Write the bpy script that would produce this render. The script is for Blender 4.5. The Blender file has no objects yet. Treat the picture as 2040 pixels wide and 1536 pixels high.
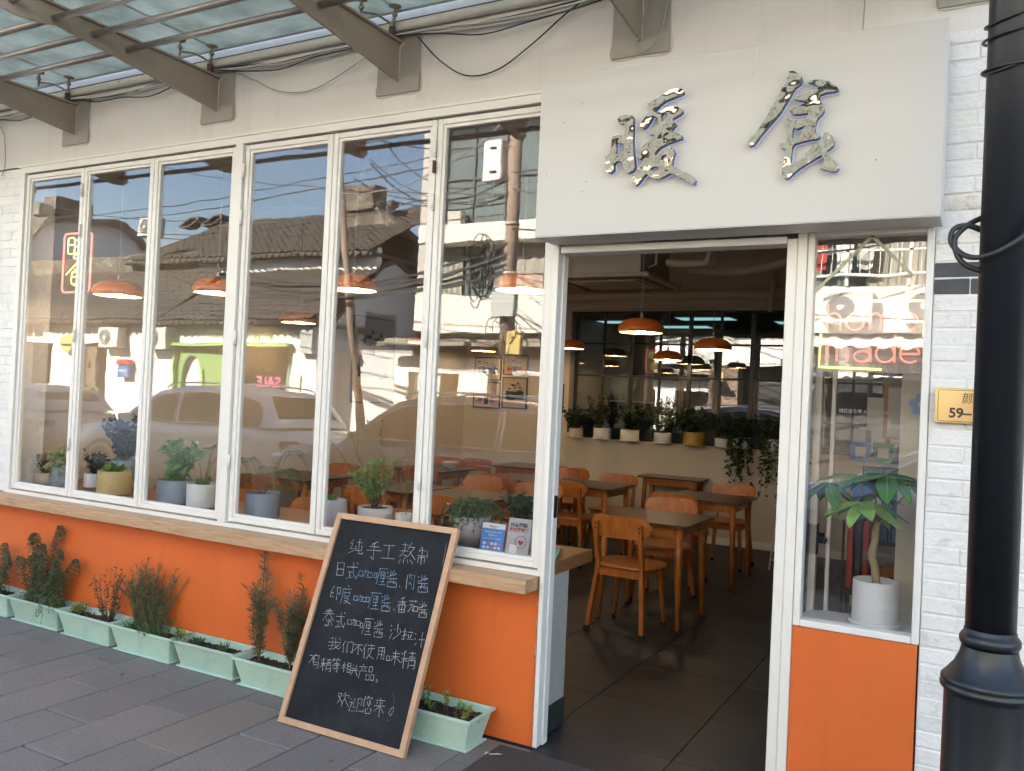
import bpy, bmesh, math, random
from mathutils import Vector, Matrix, Euler
random.seed(7)
S = bpy.context.scene
COL = S.collection
R_ = math.radians

# ------------------------------------------------------------ camera, sky, sun, exposure
cd = bpy.data.cameras.new('camera'); cam = bpy.data.objects.new('camera', cd); COL.objects.link(cam); S.camera = cam
cam_right, cam_up, cam_fwd = Vector((0.876441, 0.479301, 0.046057)), Vector((-0.034558, -0.032791, 0.998865)), Vector((-0.480267, 0.877038, 0.012176))
rm = Matrix((cam_right, cam_up, -cam_fwd)).transposed().to_4x4()
cam.matrix_world = Matrix.Translation((1.69554, -3.46946, 1.56)) @ rm
cd.sensor_width = 36; cd.lens = 1717.58/2040*36
cd.clip_start = .05; cd.clip_end = 600
W = bpy.data.worlds.new('World'); S.world = W; W.use_nodes = True
wn = W.node_tree.nodes; wl = W.node_tree.links; wn.clear()
sky = wn.new('ShaderNodeTexSky'); sky.sky_type = 'NISHITA'; sky.sun_disc = False
SUN_AZ = R_(-28); SUN_EL = R_(36)
sky.sun_elevation = SUN_EL; sky.sun_rotation = SUN_AZ; sky.air_density = 1.1; sky.dust_density = 1.0
bg = wn.new('ShaderNodeBackground'); bg.inputs[1].default_value = .08
wo = wn.new('ShaderNodeOutputWorld'); wl.new(sky.outputs[0], bg.inputs[0]); wl.new(bg.outputs[0], wo.inputs[0])
sd = bpy.data.lights.new('sun', 'SUN'); sun = bpy.data.objects.new('sun', sd); COL.objects.link(sun)
sd.energy = 5; sd.angle = R_(.53); sd.color = (1, .91, .78)
tosun = Vector((math.sin(SUN_AZ)*math.cos(SUN_EL), math.cos(SUN_AZ)*math.cos(SUN_EL), math.sin(SUN_EL)))
sun.rotation_euler = tosun.to_track_quat('Z', 'Y').to_euler()
S.view_settings.view_transform = 'Standard'; S.view_settings.look = 'None'
S.view_settings.exposure = 3.3; S.view_settings.gamma = 1
S.render.engine = 'CYCLES'
S.cycles.use_denoising = True
S.cycles.max_bounces = 9; S.cycles.diffuse_bounces = 4; S.cycles.glossy_bounces = 4
S.cycles.transparent_max_bounces = 16; S.cycles.transmission_bounces = 4
S.cycles.sample_clamp_indirect = 6; S.cycles.caustics_reflective = False; S.cycles.caustics_refractive = False

# ------------------------------------------------------------ materials
M = {}
def mat(name, col, rough=.6, metal=0, var=0, vs=6, bump=0, bs=40, emit=None, es=1, spec=.5, stain=None, stretch=None, coat=0, world=False, bd=5):
    m = bpy.data.materials.new(name); m.use_nodes = True; M[name] = m
    nt = m.node_tree; n = nt.nodes; l = nt.links; p = n['Principled BSDF']
    p.inputs['Base Color'].default_value = (*col, 1); p.inputs['Roughness'].default_value = rough
    p.inputs['Metallic'].default_value = metal; p.inputs['Specular IOR Level'].default_value = spec
    p.inputs['Coat Weight'].default_value = coat
    tc = n.new('ShaderNodeTexCoord'); mp = n.new('ShaderNodeMapping'); l.new(n.new('ShaderNodeNewGeometry').outputs['Position'] if world else tc.outputs['Object'], mp.inputs[0])
    if stretch: mp.inputs['Scale'].default_value = stretch
    last = None
    if var:
        t = n.new('ShaderNodeTexNoise'); t.inputs['Scale'].default_value = vs; t.inputs['Detail'].default_value = 6; t.inputs['Roughness'].default_value = .65
        l.new(mp.outputs[0], t.inputs[0])
        mr = n.new('ShaderNodeMapRange'); mr.inputs[1].default_value = .25; mr.inputs[2].default_value = .75
        mr.inputs[3].default_value = 1-var; mr.inputs[4].default_value = 1+var; l.new(t.outputs[0], mr.inputs[0])
        mx = n.new('ShaderNodeMix'); mx.data_type = 'RGBA'; mx.blend_type = 'MULTIPLY'; mx.inputs[0].default_value = 1
        mx.inputs[6].default_value = (*col, 1); l.new(mr.outputs[0], mx.inputs[7]); last = mx.outputs[2]
    if stain:
        sc_, lo, hi, scol = stain
        t2 = n.new('ShaderNodeTexNoise'); t2.inputs['Scale'].default_value = sc_; t2.inputs['Detail'].default_value = 8; t2.inputs['Roughness'].default_value = .7
        l.new(mp.outputs[0], t2.inputs[0])
        r2 = n.new('ShaderNodeMapRange'); r2.inputs[1].default_value = lo; r2.inputs[2].default_value = hi; l.new(t2.outputs[0], r2.inputs[0])
        m2 = n.new('ShaderNodeMix'); m2.data_type = 'RGBA'; l.new(r2.outputs[0], m2.inputs[0])
        if last: l.new(last, m2.inputs[6])
        else: m2.inputs[6].default_value = (*col, 1)
        m2.inputs[7].default_value = (*scol, 1); last = m2.outputs[2]
    if last: l.new(last, p.inputs['Base Color'])
    if bump:
        t = n.new('ShaderNodeTexNoise'); t.inputs['Scale'].default_value = bs; t.inputs['Detail'].default_value = bd
        l.new(mp.outputs[0], t.inputs[0]); b = n.new('ShaderNodeBump'); b.inputs['Strength'].default_value = bump; b.inputs['Distance'].default_value = .01
        l.new(t.outputs[0], b.inputs['Height']); l.new(b.outputs[0], p.inputs['Normal'])
    if emit:
        p.inputs['Emission Color'].default_value = (*emit, 1); p.inputs['Emission Strength'].default_value = es
    return m
def rnd_tint(m, amt=.12):
    # a small per-object tone shift so alike pieces are not identical
    nt = m.node_tree; n = nt.nodes; l = nt.links; p = n['Principled BSDF']; i = p.inputs['Base Color']
    oi = n.new('ShaderNodeObjectInfo'); mr = n.new('ShaderNodeMapRange'); mr.inputs[3].default_value = 1-amt; mr.inputs[4].default_value = 1+amt
    l.new(oi.outputs['Random'], mr.inputs[0]); mx = n.new('ShaderNodeMix'); mx.data_type = 'RGBA'; mx.blend_type = 'MULTIPLY'; mx.inputs[0].default_value = 1
    if i.links: l.new(i.links[0].from_socket, mx.inputs[6])
    else: mx.inputs[6].default_value = i.default_value
    l.new(mr.outputs[0], mx.inputs[7]); l.new(mx.outputs[2], i)
def streak(m, col, sc=(9, 9, .5), lo=.55, hi=.85, f=.6):
    nt = m.node_tree; n = nt.nodes; l = nt.links; p = n['Principled BSDF']; i = p.inputs['Base Color']
    tc = n.new('ShaderNodeTexCoord'); mp = n.new('ShaderNodeMapping'); mp.inputs['Scale'].default_value = sc; l.new(tc.outputs['Object'], mp.inputs[0])
    t = n.new('ShaderNodeTexNoise'); t.inputs['Scale'].default_value = 1; t.inputs['Detail'].default_value = 7; t.inputs['Roughness'].default_value = .7; l.new(mp.outputs[0], t.inputs[0])
    mr = n.new('ShaderNodeMapRange'); mr.inputs[1].default_value = lo; mr.inputs[2].default_value = hi; mr.inputs[4].default_value = f; l.new(t.outputs[0], mr.inputs[0])
    mx = n.new('ShaderNodeMix'); mx.data_type = 'RGBA'; l.new(mr.outputs[0], mx.inputs[0])
    if i.links: l.new(i.links[0].from_socket, mx.inputs[6])
    else: mx.inputs[6].default_value = i.default_value
    mx.inputs[7].default_value = (*col, 1); l.new(mx.outputs[2], i)
def wood(name, col, dark, rough=.4, sx=(3, 40, 40), coat=0):
    m = mat(name, col, rough, coat=coat); nt = m.node_tree; n = nt.nodes; l = nt.links; p = n['Principled BSDF']
    tc = n.new('ShaderNodeTexCoord'); mp = n.new('ShaderNodeMapping'); mp.inputs['Scale'].default_value = sx; l.new(tc.outputs['Object'], mp.inputs[0])
    t = n.new('ShaderNodeTexNoise'); t.inputs['Scale'].default_value = 1; t.inputs['Detail'].default_value = 5; t.inputs['Distortion'].default_value = 1.2; l.new(mp.outputs[0], t.inputs[0])
    r = n.new('ShaderNodeValToRGB'); r.color_ramp.elements[0].position = .3; r.color_ramp.elements[1].position = .68
    r.color_ramp.elements[0].color = (*dark, 1); r.color_ramp.elements[1].color = (*col, 1); l.new(t.outputs[0], r.inputs[0]); l.new(r.outputs[0], p.inputs['Base Color'])
    b = n.new('ShaderNodeBump'); b.inputs['Strength'].default_value = .12; b.inputs['Distance'].default_value = .004; l.new(t.outputs[0], b.inputs['Height']); l.new(b.outputs[0], p.inputs['Normal'])
    return m
def glass(name, f0=.085, wave=.02, tint=(1, 1, 1), scale=1.6, dirt=0):
    m = bpy.data.materials.new(name); m.use_nodes = True; M[name] = m
    nt = m.node_tree; n = nt.nodes; l = nt.links; n.clear()
    o = n.new('ShaderNodeOutputMaterial'); tr = n.new('ShaderNodeBsdfTransparent'); tr.inputs[0].default_value = (*tint, 1)
    gl = n.new('ShaderNodeBsdfGlossy'); gl.inputs['Roughness'].default_value = 0.0
    ge = n.new('ShaderNodeNewGeometry'); vm = n.new('ShaderNodeVectorMath'); vm.operation = 'DOT_PRODUCT'
    l.new(ge.outputs['Incoming'], vm.inputs[0]); l.new(ge.outputs['True Normal'], vm.inputs[1])
    ab = n.new('ShaderNodeMath'); ab.operation = 'ABSOLUTE'; l.new(vm.outputs['Value'], ab.inputs[0])
    s1 = n.new('ShaderNodeMath'); s1.operation = 'SUBTRACT'; s1.inputs[0].default_value = 1; l.new(ab.outputs[0], s1.inputs[1])
    pw = n.new('ShaderNodeMath'); pw.operation = 'POWER'; pw.inputs[1].default_value = 5; l.new(s1.outputs[0], pw.inputs[0])
    ma = n.new('ShaderNodeMath'); ma.operation = 'MULTIPLY_ADD'; ma.inputs[1].default_value = 1-f0; ma.inputs[2].default_value = f0; l.new(pw.outputs[0], ma.inputs[0])
    mx = n.new('ShaderNodeMixShader'); l.new(ma.outputs[0], mx.inputs[0]); l.new(tr.outputs[0], mx.inputs[1]); l.new(gl.outputs[0], mx.inputs[2])
    if wave:
        tc = n.new('ShaderNodeTexCoord'); oi = n.new('ShaderNodeObjectInfo'); mp = n.new('ShaderNodeMapping'); mp.inputs['Scale'].default_value = (scale, scale, scale*1.7)
        l.new(tc.outputs['Object'], mp.inputs[0]); cb = n.new('ShaderNodeCombineXYZ'); mu = n.new('ShaderNodeMath'); mu.operation = 'MULTIPLY'; mu.inputs[1].default_value = 50
        l.new(oi.outputs['Random'], mu.inputs[0]); l.new(mu.outputs[0], cb.inputs[0]); l.new(mu.outputs[0], cb.inputs[2]); l.new(cb.outputs[0], mp.inputs['Location'])
        t = n.new('ShaderNodeTexNoise'); t.inputs['Scale'].default_value = 1.0; t.inputs['Detail'].default_value = 2.2; t.inputs['Roughness'].default_value = .62; l.new(mp.outputs[0], t.inputs[0])
        b = n.new('ShaderNodeBump'); b.inputs['Strength'].default_value = 1; b.inputs['Distance'].default_value = wave; l.new(t.outputs[0], b.inputs['Height']); l.new(b.outputs[0], gl.inputs['Normal'])
    out = mx.outputs[0]
    if dirt:
        df = n.new('ShaderNodeBsdfDiffuse'); df.inputs[0].default_value = (.5, .48, .45, 1); m2 = n.new('ShaderNodeMixShader'); m2.inputs[0].default_value = dirt
        l.new(out, m2.inputs[1]); l.new(df.outputs[0], m2.inputs[2]); out = m2.outputs[0]
    l.new(out, o.inputs[0]); return m

mat('plaster', (.685, .645, .615), .85, var=.04, vs=2, bump=.12, bs=25, stain=(3.2, .62, .9, (.42, .38, .33)))
mat('white_paint', (.78, .74, .69), .45, var=.03, vs=5, bump=.03, bs=30)
mat('frame_paint', (.77, .73, .68), .38, var=.03, vs=3)
mat('brick_paint', (.775, .745, .715), .6, world=True, var=.05, vs=14, bump=.35, bs=60, stain=(11, .55, .74, (.50, .475, .44))); rnd_tint(M['brick_paint'], .05)
mat('brick_stain', (.78, .75, .69), .65, world=True, var=.05, vs=14, bump=.35, bs=60, stain=(7, .5, .68, (.38, .25, .11)))
mat('brick_bare', (.075, .075, .08), .8, world=True, var=.2, vs=20, bump=.3, bs=60)
mat('mortar', (.74, .72, .69), .9, var=.1, vs=30, bump=.3, bs=80)
mat('orange', (.68, .135, .021), .62, var=.07, vs=2.2, bump=.10, bs=18, stain=(5, .66, .95, (.40, .10, .03)))
mat('steel_paint', (.345, .28, .22), .5, var=.12, vs=4, bump=.1, bs=30, stain=(6, .6, .85, (.28, .27, .25)))
mat('plate_paint', (.34, .31, .275), .55, var=.12, vs=5, bump=.1, bs=30)
mat('tube_steel', (.36, .32, .29), .32, .55, var=.1, vs=6)
mat('rust', (.09, .045, .035), .8, var=.3, vs=30)
mat('old_brass', (.30, .26, .20), .45, .6, var=.2, vs=30)
mat('pvc', (.60, .57, .51), .5, var=.1, vs=9, stain=(12, .6, .8, (.25, .23, .2)))
mat('cable_black', (.02, .02, .022), .5); mat('roof_wire', (.02, .02, .022), .6)
mat('cable_grey', (.32, .31, .29), .5)
mat('cable_white', (.6, .58, .54), .5)
mat('sign_white', (.545, .52, .495), .5, var=.015, vs=1.5, bump=.02, bs=8)
mat('chrome', (.225, .19, .16), .02, 1, bump=.42, bs=14, bd=1.2)
mat('chrome_side', (.13, .105, .09), .25, .8)
mat('halo', (.25, .3, .5), .5, emit=(.45, .58, 1), es=.06)
wood('pale_wood', (.55, .35, .20), (.38, .215, .11), .5, (5, 60, 60))
wood('frame_wood', (.56, .33, .19), (.46, .26, .14), .5, (8, 8, 8))
wood('chair_wood', (.45, .155, .030), (.31, .090, .016), .36, (18, 6, 5), coat=.06)
wood('table_wood', (.10, .05, .023), (.06, .03, .014), .3, (5, 30, 30), coat=.12)
wood('counter_wood', (.30, .135, .055), (.20, .085, .032), .4, (4, 40, 40))
mat('chalkboard', (.023, .0235, .026), .8, var=.3, vs=3, spec=.06, stain=(4.5, .48, .9, (.045, .047, .050)))
mat('chalk', (.34, .35, .37), .95, var=.6, vs=90)
mat('chalk_blue', (.17, .26, .40), .95, var=.35, vs=90)
mat('mint', (.435, .58, .475), .55, var=.07, vs=5, stain=(7, .56, .85, (.30, .36, .28))); rnd_tint(M['mint'], .13)
mat('soil', (.028, .018, .013), .95, var=.5, vs=60, bump=1, bs=70)
mat('chip', (.11, .065, .045), .9, var=.4, vs=40); rnd_tint(M['chip'], .4)
mat('granite', (.205, .174, .156), .72, world=True, var=.30, vs=80, bump=.25, bs=120, stain=(2.2, .55, .8, (.15, .14, .135))); rnd_tint(M['granite'], .09)
mat('granite_rust', (.21, .172, .148), .72, world=True, var=.30, vs=80, bump=.25, bs=120, stain=(5, .47, .75, (.24, .165, .11)))
mat('bed', (.02, .019, .018), .95)
mat('mat_brown', (.075, .06, .05), .95, var=.5, vs=180, bump=1, bs=200)
mat('slate', (.0190, .0215, .0260), .42, world=True, var=.25, vs=5, bump=.10, bs=14, spec=.4, stain=(2.5, .5, .9, (.022, .018, .017))); rnd_tint(M['slate'], .15)
mat('grout', (.012, .012, .012), .8)
mat('room_wall', (.58, .525, .44), .8, var=.03, vs=1.5)
mat('room_ceiling', (.58, .52, .43), .85, var=.05, vs=2)
mat('white_wall', (.40, .385, .375), .8, var=.08, vs=6, bump=1, bs=16, stain=(8, .62, .8, (.35, .34, .33)))
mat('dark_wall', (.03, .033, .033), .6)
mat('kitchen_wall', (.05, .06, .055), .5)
mat('black_metal', (.012, .012, .013), .4)
mat('led', (.5, .8, .8), .5, emit=(.40, .88, .90), es=.085)
mat('lamp_orange', (.88, .20, .022), .3, coat=.5)
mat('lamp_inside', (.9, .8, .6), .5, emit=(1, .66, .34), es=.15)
mat('bulb', (1, .9, .7), .5, emit=(1, .76, .48), es=12)
mat('paper', (.62, .6, .56), .8); mat('ink', (.015, .013, .013), .8); mat('red_ink', (.42, .05, .04), .8); mat('picture_frame', (.02, .015, .012), .4)
mat('kraft', (.40, .33, .26), .8, var=.05)
mat('pot_white', (.62, .62, .63), .45, var=.03, vs=8); mat('pot_lilac', (.47, .45, .49), .5, var=.03, vs=8)
mat('pot_grey', (.24, .28, .34), .55, var=.04, vs=8); mat('pot_yellow', (.52, .40, .16), .5, var=.04); mat('pot_teal', (.19, .29, .31), .5, var=.04)
mat('pot_cream', (.55, .46, .36), .6, var=.06); mat('pot_mustard', (.42, .26, .05), .5)
def leafm(name, c, var=.3): 
    mat(name, c, .5, var=var, vs=25); rnd_tint(M[name], .15)
leafm('leaf', (.15, .30, .055)); leafm('leaf_dark', (.020, .046, .016)); leafm('leaf_yellow', (.26, .27, .05)); leafm('leaf_deep', (.06, .125, .038))
leafm('rosemary', (.115, .125, .06)); leafm('leaf_red', (.20, .075, .035)); leafm('leaf_olive', (.11, .10, .035)); leafm('leaf_pale', (.34, .42, .18))
leafm('umbrella_leaf', (.055, .16, .04), .15); leafm('umbrella_young', (.19, .34, .08), .15); mat('vein', (.25, .36, .14), .5)
mat('stem', (.13, .09, .045), .8, var=.3, vs=30); mat('stem_green', (.12, .14, .05), .7); mat('stem_red', (.20, .10, .06), .6)
mat('trunk', (.33, .24, .13), .8, var=.25, vs=25, bump=.6, bs=40); mat('dead', (.16, .10, .05), .9, var=.3)
mat('pole_black', (.007, .009, .013), .38, var=.15, vs=6, bump=.03, bs=30)
mat('brass', (.70, .50, .24), .28, .85, var=.08, vs=4); mat('brass_ink', (.05, .03, .02), .5)
mat('neon_pink', (.8, .3, .25), .4, emit=(1, .22, .16), es=.24); mat('neon_off', (.70, .32, .28), .35, emit=(1, .30, .20), es=.11)
mat('neon_yellow', (.8, .8, .4), .4, emit=(1, .92, .22), es=.22); mat('neon_white', (.9, .9, .7), .4, emit=(1, 1, .62), es=.2)
mat('card_blue', (.03, .19, .55), .35); mat('card_grey', (.40, .40, .44), .35); mat('card_white', (.7, .7, .7), .4)
mat('green_paper', (.03, .28, .12), .5); mat('flower_blue', (.25, .38, .6), .6); mat('white_print', (.6, .6, .6), .6)
mat('tile_grey', (.23, .28, .26), .25); mat('tape', (.42, .42, .28), .4)
mat('book_mint', (.25, .42, .34), .5)
# the street across
mat('asphalt', (.055, .055, .057), .85, var=.15, vs=3, bump=.3, bs=60)
mat('kerb', (.28, .27, .26), .8, var=.1)
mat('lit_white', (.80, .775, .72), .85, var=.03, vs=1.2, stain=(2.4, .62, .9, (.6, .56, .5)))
mat('shaded_white', (.60, .60, .60), .85, var=.04, vs=1, stain=(1.4, .55, .85, (.4, .4, .39)))  # white of the shop house, greyed to carry the shade of side walls
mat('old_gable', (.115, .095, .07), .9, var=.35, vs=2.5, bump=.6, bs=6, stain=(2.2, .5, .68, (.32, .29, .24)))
mat('roof_tile', (.085, .072, .058), .85, var=.35, vs=5, bump=.3, bs=14, stain=(1.5, .5, .8, (.14, .125, .10)))
mat('apart_white', (.72, .69, .63), .8, var=.03, vs=1); mat('apart_glass', (.13, .17, .17), .12, var=.2, vs=2); mat('apart_frame', (.06, .07, .065), .5)
mat('curtain', (.34, .32, .27), .8, var=.3, vs=6, stretch=(6, 6, .3)); mat('brown_tile', (.22, .15, .11), .6, var=.1)
mat('concrete', (.27, .20, .15), .85, var=.15, vs=4); mat('box_white', (.72, .72, .70), .5); mat('box_grey', (.45, .47, .45), .5)
mat('ac_white', (.66, .64, .58), .5); mat('grille', (.12, .12, .12), .5)
mat('lime', (.38, .58, .17), .6); mat('lime_dark', (.22, .36, .12), .6); mat('shop_dark', (.035, .032, .03), .6); mat('shop_mid', (.14, .11, .08), .7, var=.4, vs=8)
mat('mint_curtain', (.45, .60, .55), .8, var=.15, vs=6, stretch=(5, 5, .3)); mat('pink', (.65, .12, .28), .5); mat('sign_yellow', (.55, .42, .14), .6)
mat('post_blue', (.04, .17, .42), .5); mat('car_white', (.78, .80, .83), .3, coat=1); mat('car_dark', (.05, .055, .065), .25, coat=1); mat('car_silver', (.32, .33, .34), .25, .4, coat=1)
mat('car_glass', (.012, .014, .016), .05); mat('tyre', (.012, .012, .012), .8); mat('rim', (.35, .35, .36), .3, .8); mat('tail_red', (.35, .02, .015), .3)
mat('chrome_trim', (.8, .8, .82), .15, 1); mat('tarp', (.28, .25, .2), .7, var=.1); mat('far_wall', (.5, .47, .42), .85, var=.05)
streak(M['plaster'], (.5, .45, .38), (7, 7, .5), .52, .85, .55); streak(M['sign_white'], (.48, .45, .41), (5, 5, .7), .55, .9, .45); streak(M['orange'], (.55, .11, .025), (11, 11, .9), .52, .8, .5); streak(M['orange'], (.62, .24, .12), (3, 3, 2), .58, .8, .35)
streak(M['granite'], (.13, .115, .105), (1.3, 1.3, 1.3), .52, .72, .45); streak(M['granite'], (.10, .09, .085), (16, 16, 16), .70, .74, .5); streak(M['orange'], (.30, .09, .03), (34, 34, 10), .70, .76, .45); streak(M['mint'], (.20, .24, .17), (22, 22, 9), .66, .76, .5)
streak(M['pole_black'], (.03, .032, .035), (20, 20, 2), .6, .85, .5); streak(M['frame_paint'], (.55, .47, .36), (14, 14, 3), .6, .9, .4)
glass('pane_glass', .085, .0006, dirt=.006)
glass('door_glass', .03, 0); glass('kitchen_glass', .13, .0004); glass('clear_glass', .04, .001)
m = bpy.data.materials.new('frosted'); m.use_nodes = True; M['frosted'] = m
nt = m.node_tree; n = nt.nodes; l = nt.links; n.clear(); o = n.new('ShaderNodeOutputMaterial'); a_ = n.new('ShaderNodeBsdfTransparent'); b_ = n.new('ShaderNodeBsdfTranslucent'); b_.inputs[0].default_value = (.9, .88, .84, 1); c_ = n.new('ShaderNodeBsdfDiffuse'); c_.inputs[0].default_value = (.8, .77, .74, 1)
d_ = n.new('ShaderNodeMixShader'); l.new(b_.outputs[0], d_.inputs[1]); l.new(c_.outputs[0], d_.inputs[2]); e_ = n.new('ShaderNodeMixShader'); e_.inputs[0].default_value = .45; l.new(a_.outputs[0], e_.inputs[1]); l.new(d_.outputs[0], e_.inputs[2]); l.new(e_.outputs[0], o.inputs[0])
# canopy sheet: dirty translucent greenish glass
m = bpy.data.materials.new('canopy_glass'); m.use_nodes = True; M['canopy_glass'] = m
nt = m.node_tree; n = nt.nodes; l = nt.links; n.clear(); o = n.new('ShaderNodeOutputMaterial')
tc = n.new('ShaderNodeTexCoord'); t = n.new('ShaderNodeTexNoise'); t.inputs['Scale'].default_value = 3.2; t.inputs['Detail'].default_value = 9; t.inputs['Roughness'].default_value = .68; l.new(tc.outputs['Object'], t.inputs[0])
r = n.new('ShaderNodeValToRGB'); r.color_ramp.elements[0].position = .32; r.color_ramp.elements[0].color = (.33, .37, .31, 1); r.color_ramp.elements[1].position = .72; r.color_ramp.elements[1].color = (.77, .77, .71, 1); l.new(t.outputs[0], r.inputs[0])
tl = n.new('ShaderNodeBsdfTranslucent'); l.new(r.outputs[0], tl.inputs[0]); df = n.new('ShaderNodeBsdfDiffuse'); l.new(r.outputs[0], df.inputs[0])
m1 = n.new('ShaderNodeMixShader'); m1.inputs[0].default_value = .35; l.new(tl.outputs[0], m1.inputs[1]); l.new(df.outputs[0], m1.inputs[2])
tr = n.new('ShaderNodeBsdfTransparent'); tr.inputs[0].default_value = (.80, .84, .76, 1); m2 = n.new('ShaderNodeMixShader'); m2.inputs[0].default_value = .22
l.new(m1.outputs[0], m2.inputs[1]); l.new(tr.outputs[0], m2.inputs[2]); l.new(m2.outputs[0], o.inputs[0])

# ------------------------------------------------------------ geometry helpers
EACH = {'chip_mark', 'collar', 'jamb', 'head', 'stile', 'rail', 'air_slot', 'window_bars', 'louvre', 'coping', 'pillar', 'latch', 'band', 'tape', 'hanging_wire', 'balcony_band', 'balcony_glazing', 'front_wall', 'screw', 'apron', 'wall', 'shop_door', 'lime_trim', 'stretcher', 'red_stamp', 'bracket', 'shopfront', 'chalk_smudge', 'flower_print', 'panel_print', 'rear_wall', 'surround_edge', 'gap_shade', 'caulk'}
class MB:
    def __init__(s): s.v = []; s.f = []; s.sm = []
    def add(s, vs, fs, smooth=False):
        o = len(s.v); s.v += [tuple(q) for q in vs]; s.f += [tuple(i+o for i in f) for f in fs]; s.sm += [smooth]*len(fs); return s
    def box(s, x0, x1, y0, y1, z0, z1, mtx=None):
        v = [(x0,y0,z0),(x1,y0,z0),(x1,y1,z0),(x0,y1,z0),(x0,y0,z1),(x1,y0,z1),(x1,y1,z1),(x0,y1,z1)]
        if mtx: v = [mtx @ Vector(q) for q in v]
        return s.add(v, [(0,3,2,1),(4,5,6,7),(0,1,5,4),(1,2,6,5),(2,3,7,6),(3,0,4,7)])
    def cbox(s, x0, x1, y0, y1, z0, z1, c=.004, mtx=None):
        # box with chamfered edges
        v = []; 
        for (z, k) in ((z0, c), (z0+c, 0), (z1-c, 0), (z1, c)):
            a = [(x0+k+c*(k==0), y0+k), (x1-k-c*(k==0), y0+k), (x1-k, y0+k+c*(k==0)), (x1-k, y1-k-c*(k==0)), (x1-k-c*(k==0), y1-k), (x0+k+c*(k==0), y1-k), (x0+k, y1-k-c*(k==0)), (x0+k, y0+k+c*(k==0))]
            v += [(p, q, z) for p, q in a]
        if mtx: v = [mtx @ Vector(q) for q in v]
        f = [tuple(range(7, -1, -1)), tuple(range(24, 32))]
        for r in range(3):
            for i in range(8): j = (i+1) % 8; f.append((r*8+i, r*8+j, r*8+8+j, r*8+8+i))
        return s.add(v, f)
    def tube(s, pts, r, n=6, r1=None, cap=True):
        pts = [Vector(p) for p in pts]; m = len(pts); rings = []
        prev = None
        for i, p in enumerate(pts):
            d = (pts[min(i+1, m-1)]-pts[max(i-1, 0)]); d = d.normalized() if d.length > 1e-9 else Vector((0,0,1))
            if prev is None: a = d.orthogonal().normalized()
            else:
                a = prev - d*prev.dot(d); a = a.normalized() if a.length > 1e-6 else d.orthogonal().normalized()
            prev = a; b = d.cross(a); rr = r if r1 is None else r+(r1-r)*i/max(1, m-1)
            rings.append([p+a*(rr*math.cos(2*math.pi*k/n))+b*(rr*math.sin(2*math.pi*k/n)) for k in range(n)])
        v = [q for rg in rings for q in rg]; f = []
        for i in range(m-1):
            for k in range(n): k2 = (k+1) % n; f.append((i*n+k, i*n+k2, i*n+n+k2, i*n+n+k))
        s.add(v, f, n > 4)
        if cap: o = len(s.v)-len(v); s.f += [tuple(o+k for k in range(n-1, -1, -1)), tuple(o+(m-1)*n+k for k in range(n))]; s.sm += [False, False]
        return s
    def lathe(s, prof, n=24, loc=(0,0,0), smooth=True, cap=False, mtx=None):
        v = []; f = []
        for r, z in prof:
            for k in range(n): a = 2*math.pi*k/n; v.append((loc[0]+r*math.cos(a), loc[1]+r*math.sin(a), loc[2]+z))
        for i in range(len(prof)-1):
            for k in range(n): k2 = (k+1) % n; f.append((i*n+k, i*n+k2, i*n+n+k2, i*n+n+k))
        if mtx: v = [mtx @ Vector(q) for q in v]
        s.add(v, f, smooth)
        if cap: o = len(s.v)-len(v); s.f.append(tuple(o+k for k in range(n-1, -1, -1))); s.f.append(tuple(o+(len(prof)-1)*n+k for k in range(n))); s.sm += [False, False]
        return s
    def prism(s, poly, a, b, axis='y', smooth=False):
        # extrude a 2D polygon along an axis
        def P(p, t): return (p[0], t, p[1]) if axis == 'y' else ((t, p[0], p[1]) if axis == 'x' else (p[0], p[1], t))
        n = len(poly); v = [P(p, a) for p in poly]+[P(p, b) for p in poly]
        f = [tuple(range(n)), tuple(range(2*n-1, n-1, -1))]
        for i in range(n): j = (i+1) % n; f.append((i, i+n, j+n, j))
        return s.add(v, f)
    def mesh(s, name):
        me = bpy.data.meshes.new(name); me.from_pydata(s.v, [], s.f); me.polygons.foreach_set('use_smooth', s.sm); me.update(); return me
    def fix(s, me):
        b = bmesh.new(); b.from_mesh(me); bmesh.ops.recalc_face_normals(b, faces=b.faces); b.to_mesh(me); b.free()
    def pieces(s):
        p = list(range(len(s.v)))
        def f(a):
            while p[a] != a: p[a] = p[p[a]]; a = p[a]
            return a
        for q in s.f:
            for x in q[1:]:
                a, b = f(q[0]), f(x)
                if a != b: p[a] = b
        g = {}
        for k, q in enumerate(s.f): g.setdefault(f(q[0]), []).append(k)
        out = []
        for ks in g.values():
            b = MB(); ix = {}
            for k in ks:
                for x in s.f[k]:
                    if x not in ix: ix[x] = len(b.v); b.v.append(s.v[x])
                b.f.append(tuple(ix[x] for x in s.f[k])); b.sm.append(s.sm[k])
            out.append(b)
        return out
    def build(s, name, m, parent=None, loc=(0,0,0), rot=(0,0,0), **kw):
        if name in EACH and parent and 'kind' not in kw:
            ps = s.pieces()
            if len(ps) > 1: return [q.build(name, m, parent, loc, rot, **kw) for q in ps][0]
        me = s.mesh(name); s.fix(me); me.materials.append(M[m]); return link(name, me, parent, loc, rot, **kw)
def link(name, me, parent=None, loc=(0,0,0), rot=(0,0,0), **kw):
    o = bpy.data.objects.new(name, me); COL.objects.link(o); o.location = loc; o.rotation_euler = rot
    if parent: o.parent = parent
    for k, v in kw.items(): o[k] = v
    return o
def thing(name, label, cat, loc=(0,0,0), rz=0, group=None):
    o = bpy.data.objects.new(name, None); COL.objects.link(o); o.location = loc; o.rotation_euler = (0, 0, rz); o.empty_display_size = .1
    o['label'] = label; o['category'] = cat
    if group: o['group'] = group
    return o
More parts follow.
